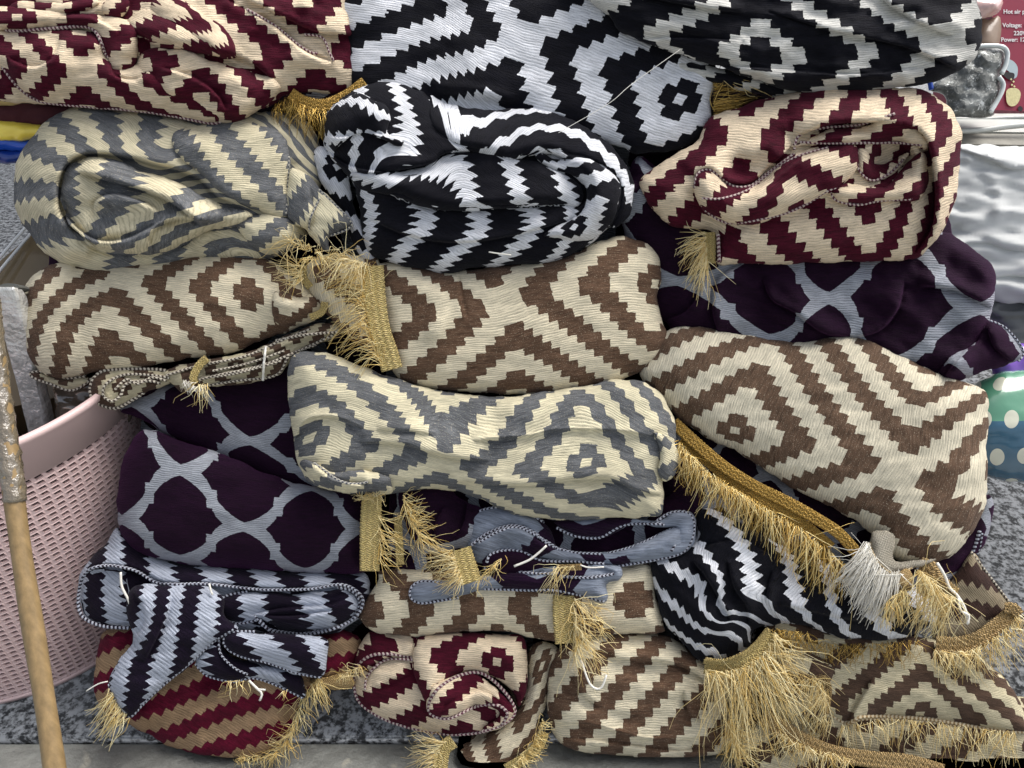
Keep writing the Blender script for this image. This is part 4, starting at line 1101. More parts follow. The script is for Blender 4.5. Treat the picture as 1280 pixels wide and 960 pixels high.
# ---- maroon roll, upper right
def t_maroon_right():
    r = throw_root('throw', 1010, 325, 1.01, 'maroon and cream throw folded round itself at the upper right, gold fringed')
    m = M['maroon']
    a = fold(r, R3([(-55, 640), (-20, 590), (40, 555), (140, 490), (190, 410), (380, 345), (560, 308), (700, 302), (900, 308), (980, 338), (1040, 400), (1062, 480), (1055, 600), (1040, 700), (990, 815), (930, 880), (850, 905), (600, 915), (300, 920), (205, 915), (200, 810), (60, 790), (0, 740)]), .935,
         R3([(740, 516, 0, 0), (740, 780, 0, 8), (740, 880, 0, 11), (480, 420, -10, -2), (640, 340, -5, -4), (860, 370, 5, -3), (1010, 480, 13, 1), (1000, 650, 13, 7), (560, 760, -7, 7), (320, 850, -14, 9), (250, 470, -18, 0), (30, 620, -24, 4), (70, 720, -23, 8), (910, 850, 7, 11)]), m,
         bulge=.036, R=42, wr=.002,
         laps=[(R3([(900, 880), (960, 780), (965, 620), (930, 480), (840, 440), (720, 430), (600, 440), (490, 480)]), .030, 30), (R3([(480, 510), (400, 580), (330, 640), (250, 640), (180, 590), (130, 620)]), .014, 22),
               (R3([(140, 650), (170, 720), (260, 775), (430, 745), (520, 705), (610, 655)]), -.010, 16)],
         ridges=[(R3([(740, 560), (820, 570), (900, 520)]), -.034, 24), (R3([(240, 560), (330, 600), (420, 540)]), -.014, 16)])
    b = fold(r, R3([(130, 660), (140, 610), (180, 590), (220, 610), (260, 645), (340, 645), (410, 590), (490, 530), (610, 505), (700, 510), (705, 580), (650, 640), (620, 665), (520, 710), (430, 750), (330, 780), (240, 775), (170, 735)]), .915,
         OFF(R3([(200, 660, 0, 0), (320, 700, 5, 0), (440, 640, 9, 0), (540, 580, 13, 0), (640, 550, 16, 0), (330, 650, 5, -2), (460, 720, 9, 3)]), 6, 5), m, on=a, bulge=.024, R=24,
         laps=[(R3([(620, 520), (510, 560), (420, 620), (330, 680), (230, 690)]), -.006, 12)])
    hem(r, R3([(135, 655), (145, 605), (185, 590), (230, 620), (270, 648), (330, 645), (390, 600), (480, 535)]), M['hem_maroon'], b, r=1.7)
    hem(r, R3([(160, 690), (230, 690), (320, 660), (400, 600), (490, 545), (600, 512)]), M['hem_maroon'], b, r=1.4)
    hem(r, R3([(170, 730), (250, 775), (400, 755), (500, 722), (600, 662), (640, 655)]), M['hem_maroon'], b, r=1.7)
    c = fold(r, R3([(470, 510), (520, 490), (600, 450), (720, 440), (800, 410), (880, 430), (940, 480), (935, 520), (850, 495), (700, 500), (540, 505)]), .913,
         OFF(R3([(560, 490, 0, 0), (680, 470, 4, 0), (560, 440, 0, -2), (860, 450, 9, 0)]), 6, 5), m, on=a, bulge=.020, R=18)
    hem(r, R3([(480, 520), (500, 470), (580, 445), (700, 435), (770, 415), (830, 395)]), M['hem_maroon'], c, r=1.6)
    hem(r, R3([(500, 495), (600, 498), (720, 497), (850, 497), (925, 505)]), M['hem_maroon'], c, r=1.8)
    d = fold(r, R3([(610, 660), (660, 640), (790, 650), (830, 620), (880, 560), (930, 530), (950, 600), (930, 680), (890, 700), (800, 700), (700, 712), (630, 700)]), .915,
         OFF(R3([(700, 670, 0, 0), (790, 670, 2.8, 0), (880, 640, 5.6, 0), (700, 700, 0, 1.5), (860, 580, 5.0, -2.5), (930, 560, 7.4, -2.5)]), 6, 5), m, on=a, bulge=.020, R=18)
    hem(r, R3([(610, 665), (625, 695), (700, 712), (780, 698), (890, 692)]), M['hem_maroon'], d, r=1.7)
    e_ = fold(r, R3([(700, 520), (740, 520), (760, 570), (820, 560), (870, 530), (880, 545), (820, 610), (750, 630), (710, 600)]), .912,
         R3([(720, 560, 2, 3), (780, 600, 5, 3), (840, 570, 7, 2), (720, 600, 2, 4)]), m, on=a, bulge=.010, R=10, name='fold')
    hem(r, R3([(700, 530), (705, 590), (750, 628), (810, 605), (860, 555)]), M['hem_maroon'], e_, r=1.5)
    braid(r, R3([(188, 808), (190, 860), (188, 916)]), .922, 13, M['braid'])
    hem(r, R3([(216, 815), (220, 912)]), M['hem_maroon'], None, .918, 2.2)
    fringe(r, R3([(172, 812), (172, 860), (175, 912)]), .920, ((-36, 6), (-12, 46)), M['strand_pale'], 210, .25, curl=4, droop=8)
t_maroon_right()

# ---- purple trellis, right
def t_purple_right():
    r = throw_root('throw', 1040, 480, 1.06, 'dark purple trellis throw in soft folds at the right, under the maroon roll')
    m = M['purple']
    lm = SCL(R6([(590, 270, 16, 0), (470, 340, 0, 16), (380, 170, -8, -14), (700, 210, 30, -6), (680, 380, 30, 16), (900, 220, 50, -8), (1140, 370, 76, 10), (230, 240, -20, 4), (900, 480, 58, 24), (1000, 120, 62, -22)]), .64)
    a = fold(r, R6([(-20, -20), (10, -120), (60, -190), (200, -60), (330, 60), (600, 90), (880, 110), (980, 60), (1040, 55), (1110, 100), (1180, 160), (1190, 230), (1170, 340), (1140, 400), (1130, 470), (1080, 525), (980, 520), (880, 490), (770, 420), (700, 470), (600, 490), (480, 470), (380, 440), (200, 380), (120, 330), (60, 200)]), .972, lm, m,
         bulge=.034, R=38, wr=.0035, wl=(70, 36), wang=25,
         laps=[(R6([(740, 390), (640, 380), (540, 310), (470, 270), (440, 200)]), .014, 26), (R6([(900, 210), (880, 300), (820, 370), (730, 395)]), .016, 26), (R6([(1180, 300), (1060, 240), (940, 230)]), .014, 26),
               (R6([(300, 380), (280, 300), (300, 200), (380, 150)]), .012, 22), (R6([(880, 490), (800, 440), (740, 390)]), .012, 18), (R6([(130, 330), (200, 300), (240, 220), (170, 150)]), .010, 18)],
         ridges=[(R6([(1060, 90), (1150, 160), (1150, 300)]), .010, 14), (R6([(520, 220), (600, 320), (680, 370)]), .008, 12), (R6([(420, 270), (500, 300), (640, 400)]), .007, 9)])
    b = fold(r, R6([(1130, 400), (1170, 335), (1220, 360), (1275, 430), (1262, 465), (1200, 485), (1150, 500), (1060, 525), (1000, 515), (1050, 450)]), .962,
         SCL(R6([(1180, 440, 0, 0), (1250, 440, 14, 0), (1180, 500, 0, 12), (1080, 490, -18, 8)]), .6), m, on=a, bulge=.020, R=20, laps=[(R6([(1020, 515), (1080, 440), (1140, 390)]), .010, 14), (R6([(1240, 470), (1180, 420), (1160, 360)]), .008, 12)])
    hem(r, R6([(1262, 465), (1277, 430), (1225, 362), (1172, 336)]), M['hem_navy'], b, r=1.5)
t_purple_right()

# ---- brown, left
def t_brown_left():
    r = throw_root('throw', 200, 480, 1.04, 'brown and cream throw at the left, chevrons bent over its rounded end')
    m = M['brown_plain']
    a = fold(r, R4([(72, 250), (88, 160), (130, 115), (200, 80), (330, 90), (480, 70), (700, 55), (900, 60), (1000, 110), (1060, 160), (1130, 225), (1090, 275), (1000, 322), (900, 355), (820, 390), (640, 415), (500, 445), (330, 462), (200, 480), (130, 450), (90, 370)]), .958,
         R4([(415, 405, 0, -5), (368, 310, 0, -8), (385, 232, 0, -11), (415, 170, 0, -14), (440, 135, 0, -16), (865, 245, 16, -14), (880, 340, 16, -11), (305, 440, -4, -4), (245, 440, -7, -4), (190, 440, -10, -4), (135, 440, -13, -4),
              (187, 285, -8, -8), (130, 215, -11, -11.5)]), m, bulge=.036, R=44, wr=.0014)
    b = fold(r, R4([(950, 190), (980, 180), (1040, 200), (1090, 190), (1135, 230), (1100, 275), (1030, 295), (970, 300), (945, 250)]), .936,
         R4([(990, 220, 0, 3), (1060, 240, 3, 3), (990, 280, 0, 6), (1100, 250, 6, 4)]), m, on=a, bulge=.012, R=14)
    c = fold(r, R4([(108, 462), (130, 455), (200, 480), (300, 478), (340, 470), (320, 500), (250, 525), (180, 500), (120, 482)]), .965, aff(80, 470, 6, 10), M['brown_dull'], bulge=.010, R=8)
    hem(r, R4([(330, 475), (255, 522), (180, 502), (115, 478), (108, 462), (150, 458), (230, 480), (300, 474)]), M['hem_brown'], c, r=1.8)
    d = fold(r, R4([(310, 510), (335, 465), (420, 448), (560, 455), (620, 480), (560, 510), (480, 545), (400, 585), (340, 570)]), .952, aff(170, 480, 6, -10, 3), M['brown_dull'], bulge=.014, R=12,
         laps=[(R4([(400, 580), (350, 540), (360, 490), (430, 470)]), .008, 8)])
    hem(r, R4([(600, 470), (560, 452), (430, 450), (350, 460), (315, 510), (330, 560), (400, 585), (470, 550), (500, 530)]), M['hem_brown'], d, r=2.2)
    hem(r, R4([(590, 480), (520, 470), (430, 470), (370, 500), (360, 540), (390, 560), (420, 540), (440, 500), (520, 490), (560, 500)]), M['hem_brown'], d, r=1.8, lift=.004)
    hem(r, R4([(400, 520), (440, 485), (480, 500), (530, 478), (580, 490)]), M['hem_brown'], d, r=1.6, lift=.005)
    e_ = fold(r, R4([(560, 460), (700, 420), (850, 390), (1000, 330), (1120, 290), (1190, 300), (1180, 340), (1050, 380), (1000, 440), (950, 480), (850, 500), (740, 510), (640, 530), (600, 500)]), .950,
         aff(300, 455, 5, -12, 1), M['brown_dull'], bulge=.016, R=14, laps=[(R4([(1180, 320), (1050, 350), (900, 410), (700, 450)]), .007, 8), (R4([(1000, 400), (850, 440), (700, 470)]), .007, 8), (R4([(980, 440), (850, 470), (720, 490)]), .006, 7)])
    for L, rr in (([(580, 470), (700, 435), (850, 405), (980, 350), (1080, 310)], 1.7), ([(640, 500), (760, 470), (900, 440), (1040, 385), (1160, 330)], 1.8), ([(700, 510), (820, 490), (960, 470), (1010, 400), (1100, 365)], 1.6),
                  ([(740, 455), (860, 430), (990, 385)], 1.4), ([(960, 350), (1060, 330), (1180, 320)], 1.8), ([(700, 480), (820, 465), (980, 420)], 1.3)):
        hem(r, R4(L), M['hem_brown'], e_, r=rr, lift=.003)
    braid(r, R4([(720, 410), (690, 440), (672, 480), (680, 500)]), [.928, .924], 10, M['braid'])
    hem(r, R4([(925, 370), (918, 430), (915, 488)]), M['strand_white'], e_, r=1.6, lift=.006, name='loose_thread')
    fringe(r, R4([(690, 500), (720, 500)]), .92, ((2, 36), (8, 28)), M['strand_pale'], 26, .35, curl=5)
    fringe(r, R4([(640, 490), (690, 520)]), .925, (4, 10), M['strand_white'], 60, .9, curl=3)
    braid(r, R4([(1052, 90), (1056, 130), (1080, 165)]), .922, 9, M['braid'])
    braid(r, R4([(1078, 270), (1120, 250), (1130, 215)]), .922, 9, M['braid'])
    fringe(r, R4([(1050, 90), (1050, 130)]), .92, ((-44, -4), (-30, 10)), M['strand_pale'], 70, .35, curl=8)
t_brown_left()

# ---- brown, centre
def t_brown_centre():
    r = throw_root('throw', 610, 480, 1.03, 'brown and cream throw at the very centre with a broad cream cross')
    m = M['brown']
    t = fold(r, PX([(385, 330), (410, 318), (450, 320), (476, 330), (486, 400), (494, 462), (462, 440), (430, 416), (398, 380), (384, 350)]), .944, aff(430, 370, 11, 80, 3, 5), m, bulge=.018, R=22)
    a = fold(r, PX([(470, 330), (560, 338), (640, 330), (700, 322), (740, 306), (776, 296), (806, 302), (824, 322), (826, 350), (822, 380), (834, 420), (828, 444), (806, 462), (770, 478), (700, 492), (620, 492), (540, 486), (500, 474), (480, 440), (474, 390)]), .947,
         PX([(607, 386, 14, 0), (575, 384, 11, 0), (545, 391, 8, 0), (515, 391, 5, 0), (630, 381, 16, 0), (652, 371, 18, 0), (690, 365, 21, 0), (723.5, 358.6, 24, 0), (762.5, 353, 27, 0), (797, 352, 30, 0), (820, 355, 32, 0),
             (618, 359.6, 16, -2), (643, 404, 16, 2), (643, 439, 16, 5), (645, 463, 16, 8), (820, 438, 32, 8), (816, 414, 32, 5), (821, 465, 32, 11), (497, 437, 4, 4)]), m,
         bulge=.034, R=38, wr=.0013,
         laps=[(PX([(574, 340), (578, 370), (584, 400)]), .006, 14)], ridges=[(PX([(500, 340), (540, 370), (546, 410), (530, 440)]), .007, 16)])
    braid(r, PX([(466, 332), (468, 370), (474, 410), (484, 440), (490, 462)]), [.918, .914, .912, .916], 27, M['braid'])
    fringe(r, PX([(455, 334), (456, 380), (464, 420), (478, 458)]), .918, ((-48, -20), (-34, -26)), M['strand_gold'], 330, .45, curl=8, droop=26, dd=-.004)
    fringe(r, PX([(430, 322), (460, 330)]), .912, ((-40, 6), (-24, 24)), M['strand_pale'], 110, .4, curl=9, droop=10, dd=-.004)
t_brown_centre()

# ---- grey, centre
def t_grey_centre():
    r = throw_root('throw', 600, 650, 1.01, 'grey and cream throw across the middle with a full stepped diamond at its right')
    m = M['grey']
    a = fold(r, PX([(358, 480), (362, 452), (374, 440), (400, 440), (440, 452), (480, 468), (540, 486), (620, 496), (680, 490), (740, 480), (790, 474), (820, 486), (842, 520), (846, 560), (838, 592), (830, 600), (828, 640), (812, 646), (760, 648), (700, 650), (640, 642), (590, 620), (540, 610), (480, 618), (430, 616), (398, 608), (376, 588), (366, 540)]), .930,
         PX([(733, 578, 0, 0), (678, 580, -5, 0), (641.5, 588, -8, 0), (609, 590, -11, 0), (575, 580, -14, 0), (554, 580, -16, 0), (534, 574, -18, 0), (504, 562, -21, 0), (474, 556, -24, 0), (437, 557, -27, 0), (412, 542, -30, 0), (386, 549, -32, 0),
             (787.8, 587, 5, 0), (820.5, 597, 8, 0), (737, 555, 0, -2), (726, 506.5, 0, -5), (720.5, 487, 0, -8), (728, 598, 0, 2), (757, 609, 1, 5), (780, 640, 1, 8), (557, 567, -16, -2), (551, 514, -16, -5), (560, 494, -16, -8), (550, 590, -16, 2), (550, 606, -16, 5),
             (450, 502, -26.5, -5.5), (500, 500, -24, -8), (380, 457, -32, -11), (381, 484, -32, -8), (380, 510, -32, -5), (392, 526, -32, -2), (640, 622, -7, 6.5)]), m,
         bulge=.034, R=40, wr=.0014,
         laps=[(RA([(1050, 590), (880, 578), (740, 548), (620, 510), (500, 500), (400, 500)]), .009, 20), (PX([(600, 548), (660, 544), (700, 536), (780, 538), (820, 546)]), -.006, 16),
               (PX([(840, 620), (800, 616), (760, 600), (700, 602), (652, 608), (560, 604)]), .009, 16), (RA([(60, 530), (110, 400), (180, 360), (300, 365), (420, 420)]), -.007, 22), (RA([(770, 460), (640, 440), (480, 430)]), .005, 16), (RA([(1200, 470), (1080, 490), (960, 485)]), .005, 14)],
         ridges=[(PX([(520, 500), (580, 520), (640, 510)]), -.012, 26), (PX([(600, 556), (660, 548), (690, 540)]), .003, 6)])
    b = fold(r, RA([(100, 600), (130, 575), (190, 600), (280, 640), (400, 630), (540, 660), (560, 700), (560, 745), (470, 755), (330, 745), (220, 715), (150, 670)]), .905,
         OFF(RA([(200, 660, 0, 0), (330, 690, 3.5, 0), (460, 700, 7, 0), (200, 720, 0, 2)]), 6, 5), m, on=a, bulge=.016, R=14, laps=[(RA([(170, 590), (240, 650), (330, 690), (440, 700)]), .010, 12)])
    hem(r, RA([(170, 595), (230, 640), (300, 685), (370, 700), (440, 690)]), M['hem_grey'], b, r=1.8, lift=.002)
    c = fold(r, PX([(816, 540), (836, 548), (848, 566), (846, 590), (832, 604), (822, 590), (826, 566)]), .905, aff(832, 570, 9, 30, 2, 2), m, on=a, bulge=.012, R=12)
t_grey_centre()

# ---- brown, right
def t_brown_right():
    r = throw_root('throw', 1060, 700, 1.02, 'brown and cream throw slanting down at the right, ending in an ivory tassel')
    m = M['brown_v']
    a = fold(r, PX([(800, 470), (812, 440), (838, 412), (880, 408), (940, 420), (1000, 425), (1060, 420), (1100, 430), (1180, 470), (1222, 482), (1235, 500), (1233, 560), (1234, 610), (1222, 656), (1196, 690), (1150, 708), (1110, 694), (1090, 668), (1050, 640), (990, 610), (930, 570), (880, 545), (836, 512)]), .950,
         PX([(918.3, 538.7, 0, 0), (943.7, 544, 2, 0), (923, 518, 0, -2), (896, 535.6, -2, 0), (917, 551, 0, 2), (978, 548, 5, 0), (1018, 558, 8, 0), (1055, 572, 11, 0), (1096.7, 583, 14, 0), (1124, 588, 16, 0), (1149, 597, 18, 0), (1194, 612, 21, 0),
             (936, 485, 0, -5), (952, 455, 0, -8), (1135, 567, 16, -2), (1139, 532, 16, -5), (1143, 506, 16, -8), (1151, 489, 16, -11), (1107, 611, 16, 2), (1089, 641, 16, 5), (1226, 540, 23, -4), (822, 490, -10, -2), (1220, 620, 23, 2)]), m,
         bulge=.036, R=44, wr=.0014)
    b = fold(r, RF([(170, 10), (250, 30), (250, 130), (330, 130), (420, 120), (380, 150), (260, 180), (200, 200), (150, 140), (150, 60)]), .912, aff(1110, 700, 9, 30), M['braid_white'], bulge=.010, R=14)
    hem(r, RF([(150, 60), (180, 130), (240, 180), (320, 160)]), M['hem_sand'], b, r=1.2)
    fringe(r, RF([(140, 60), (170, 130), (220, 180), (270, 180)]), .905, ((-38, 44), (-14, 66)), M['strand_white'], 520, .10, (.75, 1.0), curl=2.5, r=.75, jitter=4)
    c = fold(r, RF([(255, 190), (300, 165), (325, 190), (320, 240), (290, 250), (260, 245)]), .905, aff(1130, 725, 9, 30), M['braid_tan'], bulge=.008, R=8, name='braid')
    fringe(r, RF([(220, 300), (290, 250)]), .900, ((-10, 34), (-6, 40)), M['strand_gold'], 120, .3, curl=4)
    braid(r, RF([(350, 150), (400, 170), (430, 220), (470, 260), (495, 275)]), [.915, .905, .90], 22, M['braid_tan'])
    fringe(r, RF([(340, 170), (400, 210), (440, 260), (495, 285)]), .898, ((-6, 60), (-24, 46)), M['strand_pale'], 330, .45, curl=8, droop=6)
    thread(r, RF([(420, 140), (450, 190), (470, 240), (500, 270), (530, 320), (545, 380)]), [.90, .895], M['strand_white'], 2.0)
    thread(r, RF([(505, 280), (515, 330), (548, 350), (540, 385)]), [.895, .89], M['strand_white'], 1.6)
t_brown_right()

# ---- purple, behind the gold fringe
def t_purple_mid():
    r = throw_root('throw', 1040, 740, 1.08, 'dark purple trellis throw under the slanting brown one, edged with long gold fringe')
    m = M['purple']
    a = fold(r, PX([(826, 520), (880, 540), (980, 590), (1060, 630), (1120, 680), (1180, 690), (1222, 640), (1236, 618), (1241, 640), (1230, 680), (1196, 720), (1188, 740), (1160, 740), (1080, 740), (1000, 720), (930, 690), (860, 660), (826, 600)]), .985,
         PX([(965, 596, 16, 0), (935, 545, 0, -16), (1045, 632, 34, 2), (900, 640, 0, 20), (1100, 690, 48, 12), (1200, 690, 66, 4)]), m, bulge=.020, R=26, wr=.002)
    hem(r, RF([(590, 10), (575, 60), (540, 140), (500, 190), (480, 220)]), M['hem_navy'], a, r=2.4, lift=.0)
    hem(r, RF([(600, 20), (586, 90), (548, 160), (505, 210)]), M['hem_navy'], a, r=1.5, lift=.0)
    braid(r, PX([(842, 528), (872, 556), (906, 584), (944, 608), (984, 628), (1020, 648), (1050, 668), (1078, 700)]), [.935, .925, .925, .915, .915], 15, M['braid_dark'])
    braid(r, PX([(852, 548), (878, 572), (910, 598), (946, 622), (984, 642), (1014, 662), (1040, 684)]), [.938, .93, .925, .92], 12, M['braid_dark'])
    fringe(r, PX([(848, 552), (880, 586), (920, 612), (960, 636), (1000, 660), (1050, 700)]), .925, ((-2, 40), (-16, 56)), M['strand_dark'], 620, .28, (.5, 1.0), curl=3, r=.6)
    fringe(r, PX([(850, 556), (884, 590), (924, 616), (964, 640), (1004, 664), (1056, 706)]), .92, ((0, 40), (-12, 66)), M['strand_gold'], 480, .35, (.5, 1.1), curl=4, r=.6)
t_purple_mid()

# ---- purple, left, upper and lower folds
def t_purple_left():
    r = throw_root('throw', 260, 610, 1.08, 'dark purple trellis throw folded in a wedge below the brown one at the left')
    m = M['purple']
    a = fold(r, PX([(150, 512), (176, 490), (220, 478), (300, 466), (380, 450), (420, 480), (420, 600), (402, 622), (330, 596), (270, 570), (214, 546), (176, 524)]), .985,
         PX([(312.6, 551.5, 16, 0), (270, 487, 8, -15), (356, 544, 25, -4), (284, 566, 9, 8), (359, 598, 22, 14), (201, 494, -8, -6), (380, 490, 22, -18)]), m, bulge=.024, R=30, wr=.0015)
    r2 = throw_root('throw', 300, 710, 1.05, 'plump dark purple trellis throw at the left beside a strip of gold braid')
    b = fold(r2, PX([(146, 640), (150, 590), (166, 550), (186, 536), (224, 550), (290, 572), (350, 598), (410, 612), (452, 618), (456, 700), (452, 716), (400, 716), (330, 712), (250, 708), (190, 698), (156, 678)]), .962,
         T16(PX([(305, 659, 1, 0), (225, 587.5, 0, -1), (225, 698, 0, 1), (152, 650, -1, 0), (390, 605, 2, -1), (380, 713, 2, 1), (452, 660, 3, 0), (183, 556, -.6, -1.35)])), m, bulge=.036, R=34, wr=.001)
    braid(r2, PX([(465, 620), (463, 660), (462, 714)]), .924, 25, M['braid'])
    fringe(r2, PX([(474, 640), (474, 700)]), .926, ((34, 14), (22, 34)), M['strand_gold'], 90, .4, curl=6)
    fringe(r2, PX([(452, 622), (476, 620)]), .915, ((-10, -6), (12, -8)), M['strand_pale'], 90, .9, curl=5)
t_purple_left()

# ---- purple crumpled, centre bottom
def t_purple_centre():
    r = throw_root('throw', 680, 755, 1.05, 'dark purple and silver throw squashed into thin wavy layers under the grey one')
    m = M['purple']
    back = fold(r, PX([(488, 620), (520, 606), (600, 610), (700, 636), (800, 640), (850, 610), (875, 600), (880, 650), (860, 690), (800, 715), (700, 750), (600, 756), (520, 752), (490, 700)]), .972,
         aff(560, 650, 4.2, 30, 6, 4), m, bulge=.016, R=24, wr=.003)
    a = fold(r, RE([(80, 30), (240, 30), (330, 90), (400, 120), (360, 250), (300, 270), (180, 290), (100, 200), (60, 110)]), .948, SCL(RE([(220, 70, 0, 0), (330, 180, 14, 12), (120, 160, -6, 14), (240, 220, 4, 24)]), .45), m, bulge=.020, R=20,
         laps=[(RE([(290, 220), (320, 160), (330, 80)]), .010, 14), (RE([(200, 270), (200, 180), (240, 100)]), .008, 14)])
    b = fold(r, RE([(330, 200), (350, 130), (460, 105), (560, 130), (640, 170), (680, 230), (700, 270), (860, 290), (1010, 260), (1130, 200), (1180, 190), (1200, 230), (1160, 290), (900, 330), (700, 330), (560, 300), (470, 290), (400, 330), (350, 300)]), .942,
         SCL(RE([(480, 150, 8, 0), (620, 220, 22, 4), (420, 240, 2, 14), (900, 310, 52, 4), (1100, 230, 72, -3)]), .45), M['purple_back'], bulge=.018, R=16, wr=.002, wl=(50, 14), laps=[(RE([(360, 260), (450, 200), (540, 190), (640, 250), (720, 290)]), .009, 10)])
    for L in ([(330, 160), (380, 125), (470, 110), (560, 130), (640, 170)], [(350, 260), (420, 210), (520, 182), (600, 210), (660, 260), (760, 290), (870, 296)], [(380, 250), (460, 205), (540, 192), (640, 240), (700, 280)]):
        hem(r, RE(L), M['hem_navy'], b, r=2.0)
    c = fold(r, RE([(680, 170), (760, 150), (900, 140), (1090, 160), (1160, 125), (1230, 130), (1250, 180), (1240, 250), (1190, 300), (1080, 320), (900, 345), (870, 300), (1020, 260), (1150, 210), (1170, 190), (1090, 190), (1000, 170), (880, 230), (760, 220)]), .944,
         SCL(RE([(800, 180, 36, -4), (980, 220, 52, -3), (1200, 180, 70, -8), (800, 220, 36, 2), (1000, 320, 54, 8)]), .45), M['purple_back'], bulge=.016, R=13, wr=.002, wl=(60, 12))
    for L in ([(690, 190), (760, 222), (860, 230), (960, 180), (1090, 175), (1120, 180)], [(1090, 165), (1150, 130), (1220, 135), (1240, 200), (1200, 285), (1080, 320), (900, 348), (780, 350)], [(870, 300), (1000, 265), (1100, 220), (1160, 195), (1175, 230), (1150, 285)]):
        hem(r, RE(L), M['hem_navy'], c, r=1.9)
    d = fold(r, RE([(100, 450), (130, 410), (250, 400), (400, 380), (560, 360), (700, 340), (880, 340), (950, 350), (940, 400), (890, 420), (885, 490), (800, 470), (640, 450), (420, 440), (280, 470), (160, 495), (110, 480)]), .938,
         SCL(RE([(200, 450, 0, 0), (450, 400, 22, -3), (740, 430, 46, -1), (200, 480, 0, 4), (860, 440, 56, 0)]), .45), M['purple_back'], bulge=.016, R=14, wr=.002,
         laps=[(RE([(560, 375), (700, 345), (860, 345), (940, 370)]), -.006, 10)])
    for L in ([(560, 360), (660, 330), (760, 325), (880, 335)], [(300, 470), (240, 480), (150, 492), (108, 470), (110, 430), (150, 405), (230, 410)], [(400, 435), (560, 440), (680, 440), (780, 460), (880, 485)], [(400, 350), (470, 355), (560, 370), (700, 375)], [(700, 385), (820, 390), (920, 375)]):
        hem(r, RE(L), M['hem_navy'], d, r=1.9)
    e_ = fold(r, RE([(400, 350), (400, 310), (450, 280), (540, 280), (620, 310), (700, 330), (640, 350), (560, 370), (440, 380)]), .936, SCL(RE([(480, 320, 4, 4), (600, 330, 14, 4), (480, 360, 4, 10), (420, 320, 0, 4)]), .45), m, bulge=.012, R=12)
    hem(r, RE([(410, 330), (430, 295), (500, 280), (560, 290), (620, 320), (700, 325)]), M['hem_navy'], e_, r=2.0)
    braid(r, RE([(308, 275), (325, 330), (350, 410)]), [.918, .912], 25, M['braid'])
    fringe(r, RE([(270, 285), (290, 340), (310, 400)]), .914, ((-44, -8), (-24, 22)), M['strand_pale'], 190, .5, curl=5)
    fringe(r, RE([(80, 60), (100, 150), (150, 240)]), .925, ((20, 12), (26, 30)), M['strand_gold'], 200, .9, curl=5)
    braid(r, RE([(55, 150), (60, 240), (65, 340)]), .93, 10, M['braid'])
    fringe(r, RE([(380, 400), (480, 310)]), .905, ((-6, 20), (-16, 18)), M['strand_gold'], 60, .4, curl=4)
    fringe(r, RE([(680, 350), (760, 345)]), .912, ((-14, 34), (-30, 24)), M['strand_pale'], 46, .3, curl=6, droop=8)
    braid(r, RE([(690, 350), (740, 350), (790, 348)]), .916, 8, M['braid_tan'])
    thread(r, RE([(650, 262), (620, 290), (580, 320), (520, 345)]), .905, M['strand_white'], 1.5)
    thread(r, RE([(785, 340), (820, 350), (880, 348)]), .915, M['strand_white'], 1.0)
t_purple_centre()

# ---- navy and silver zigzag, left bottom
SDN = lambda L: [(x, y, (0.74 * q + 0.78 * d) / 2, (0.74 * q - 0.78 * d) / 2) for x, y, q, d in L]

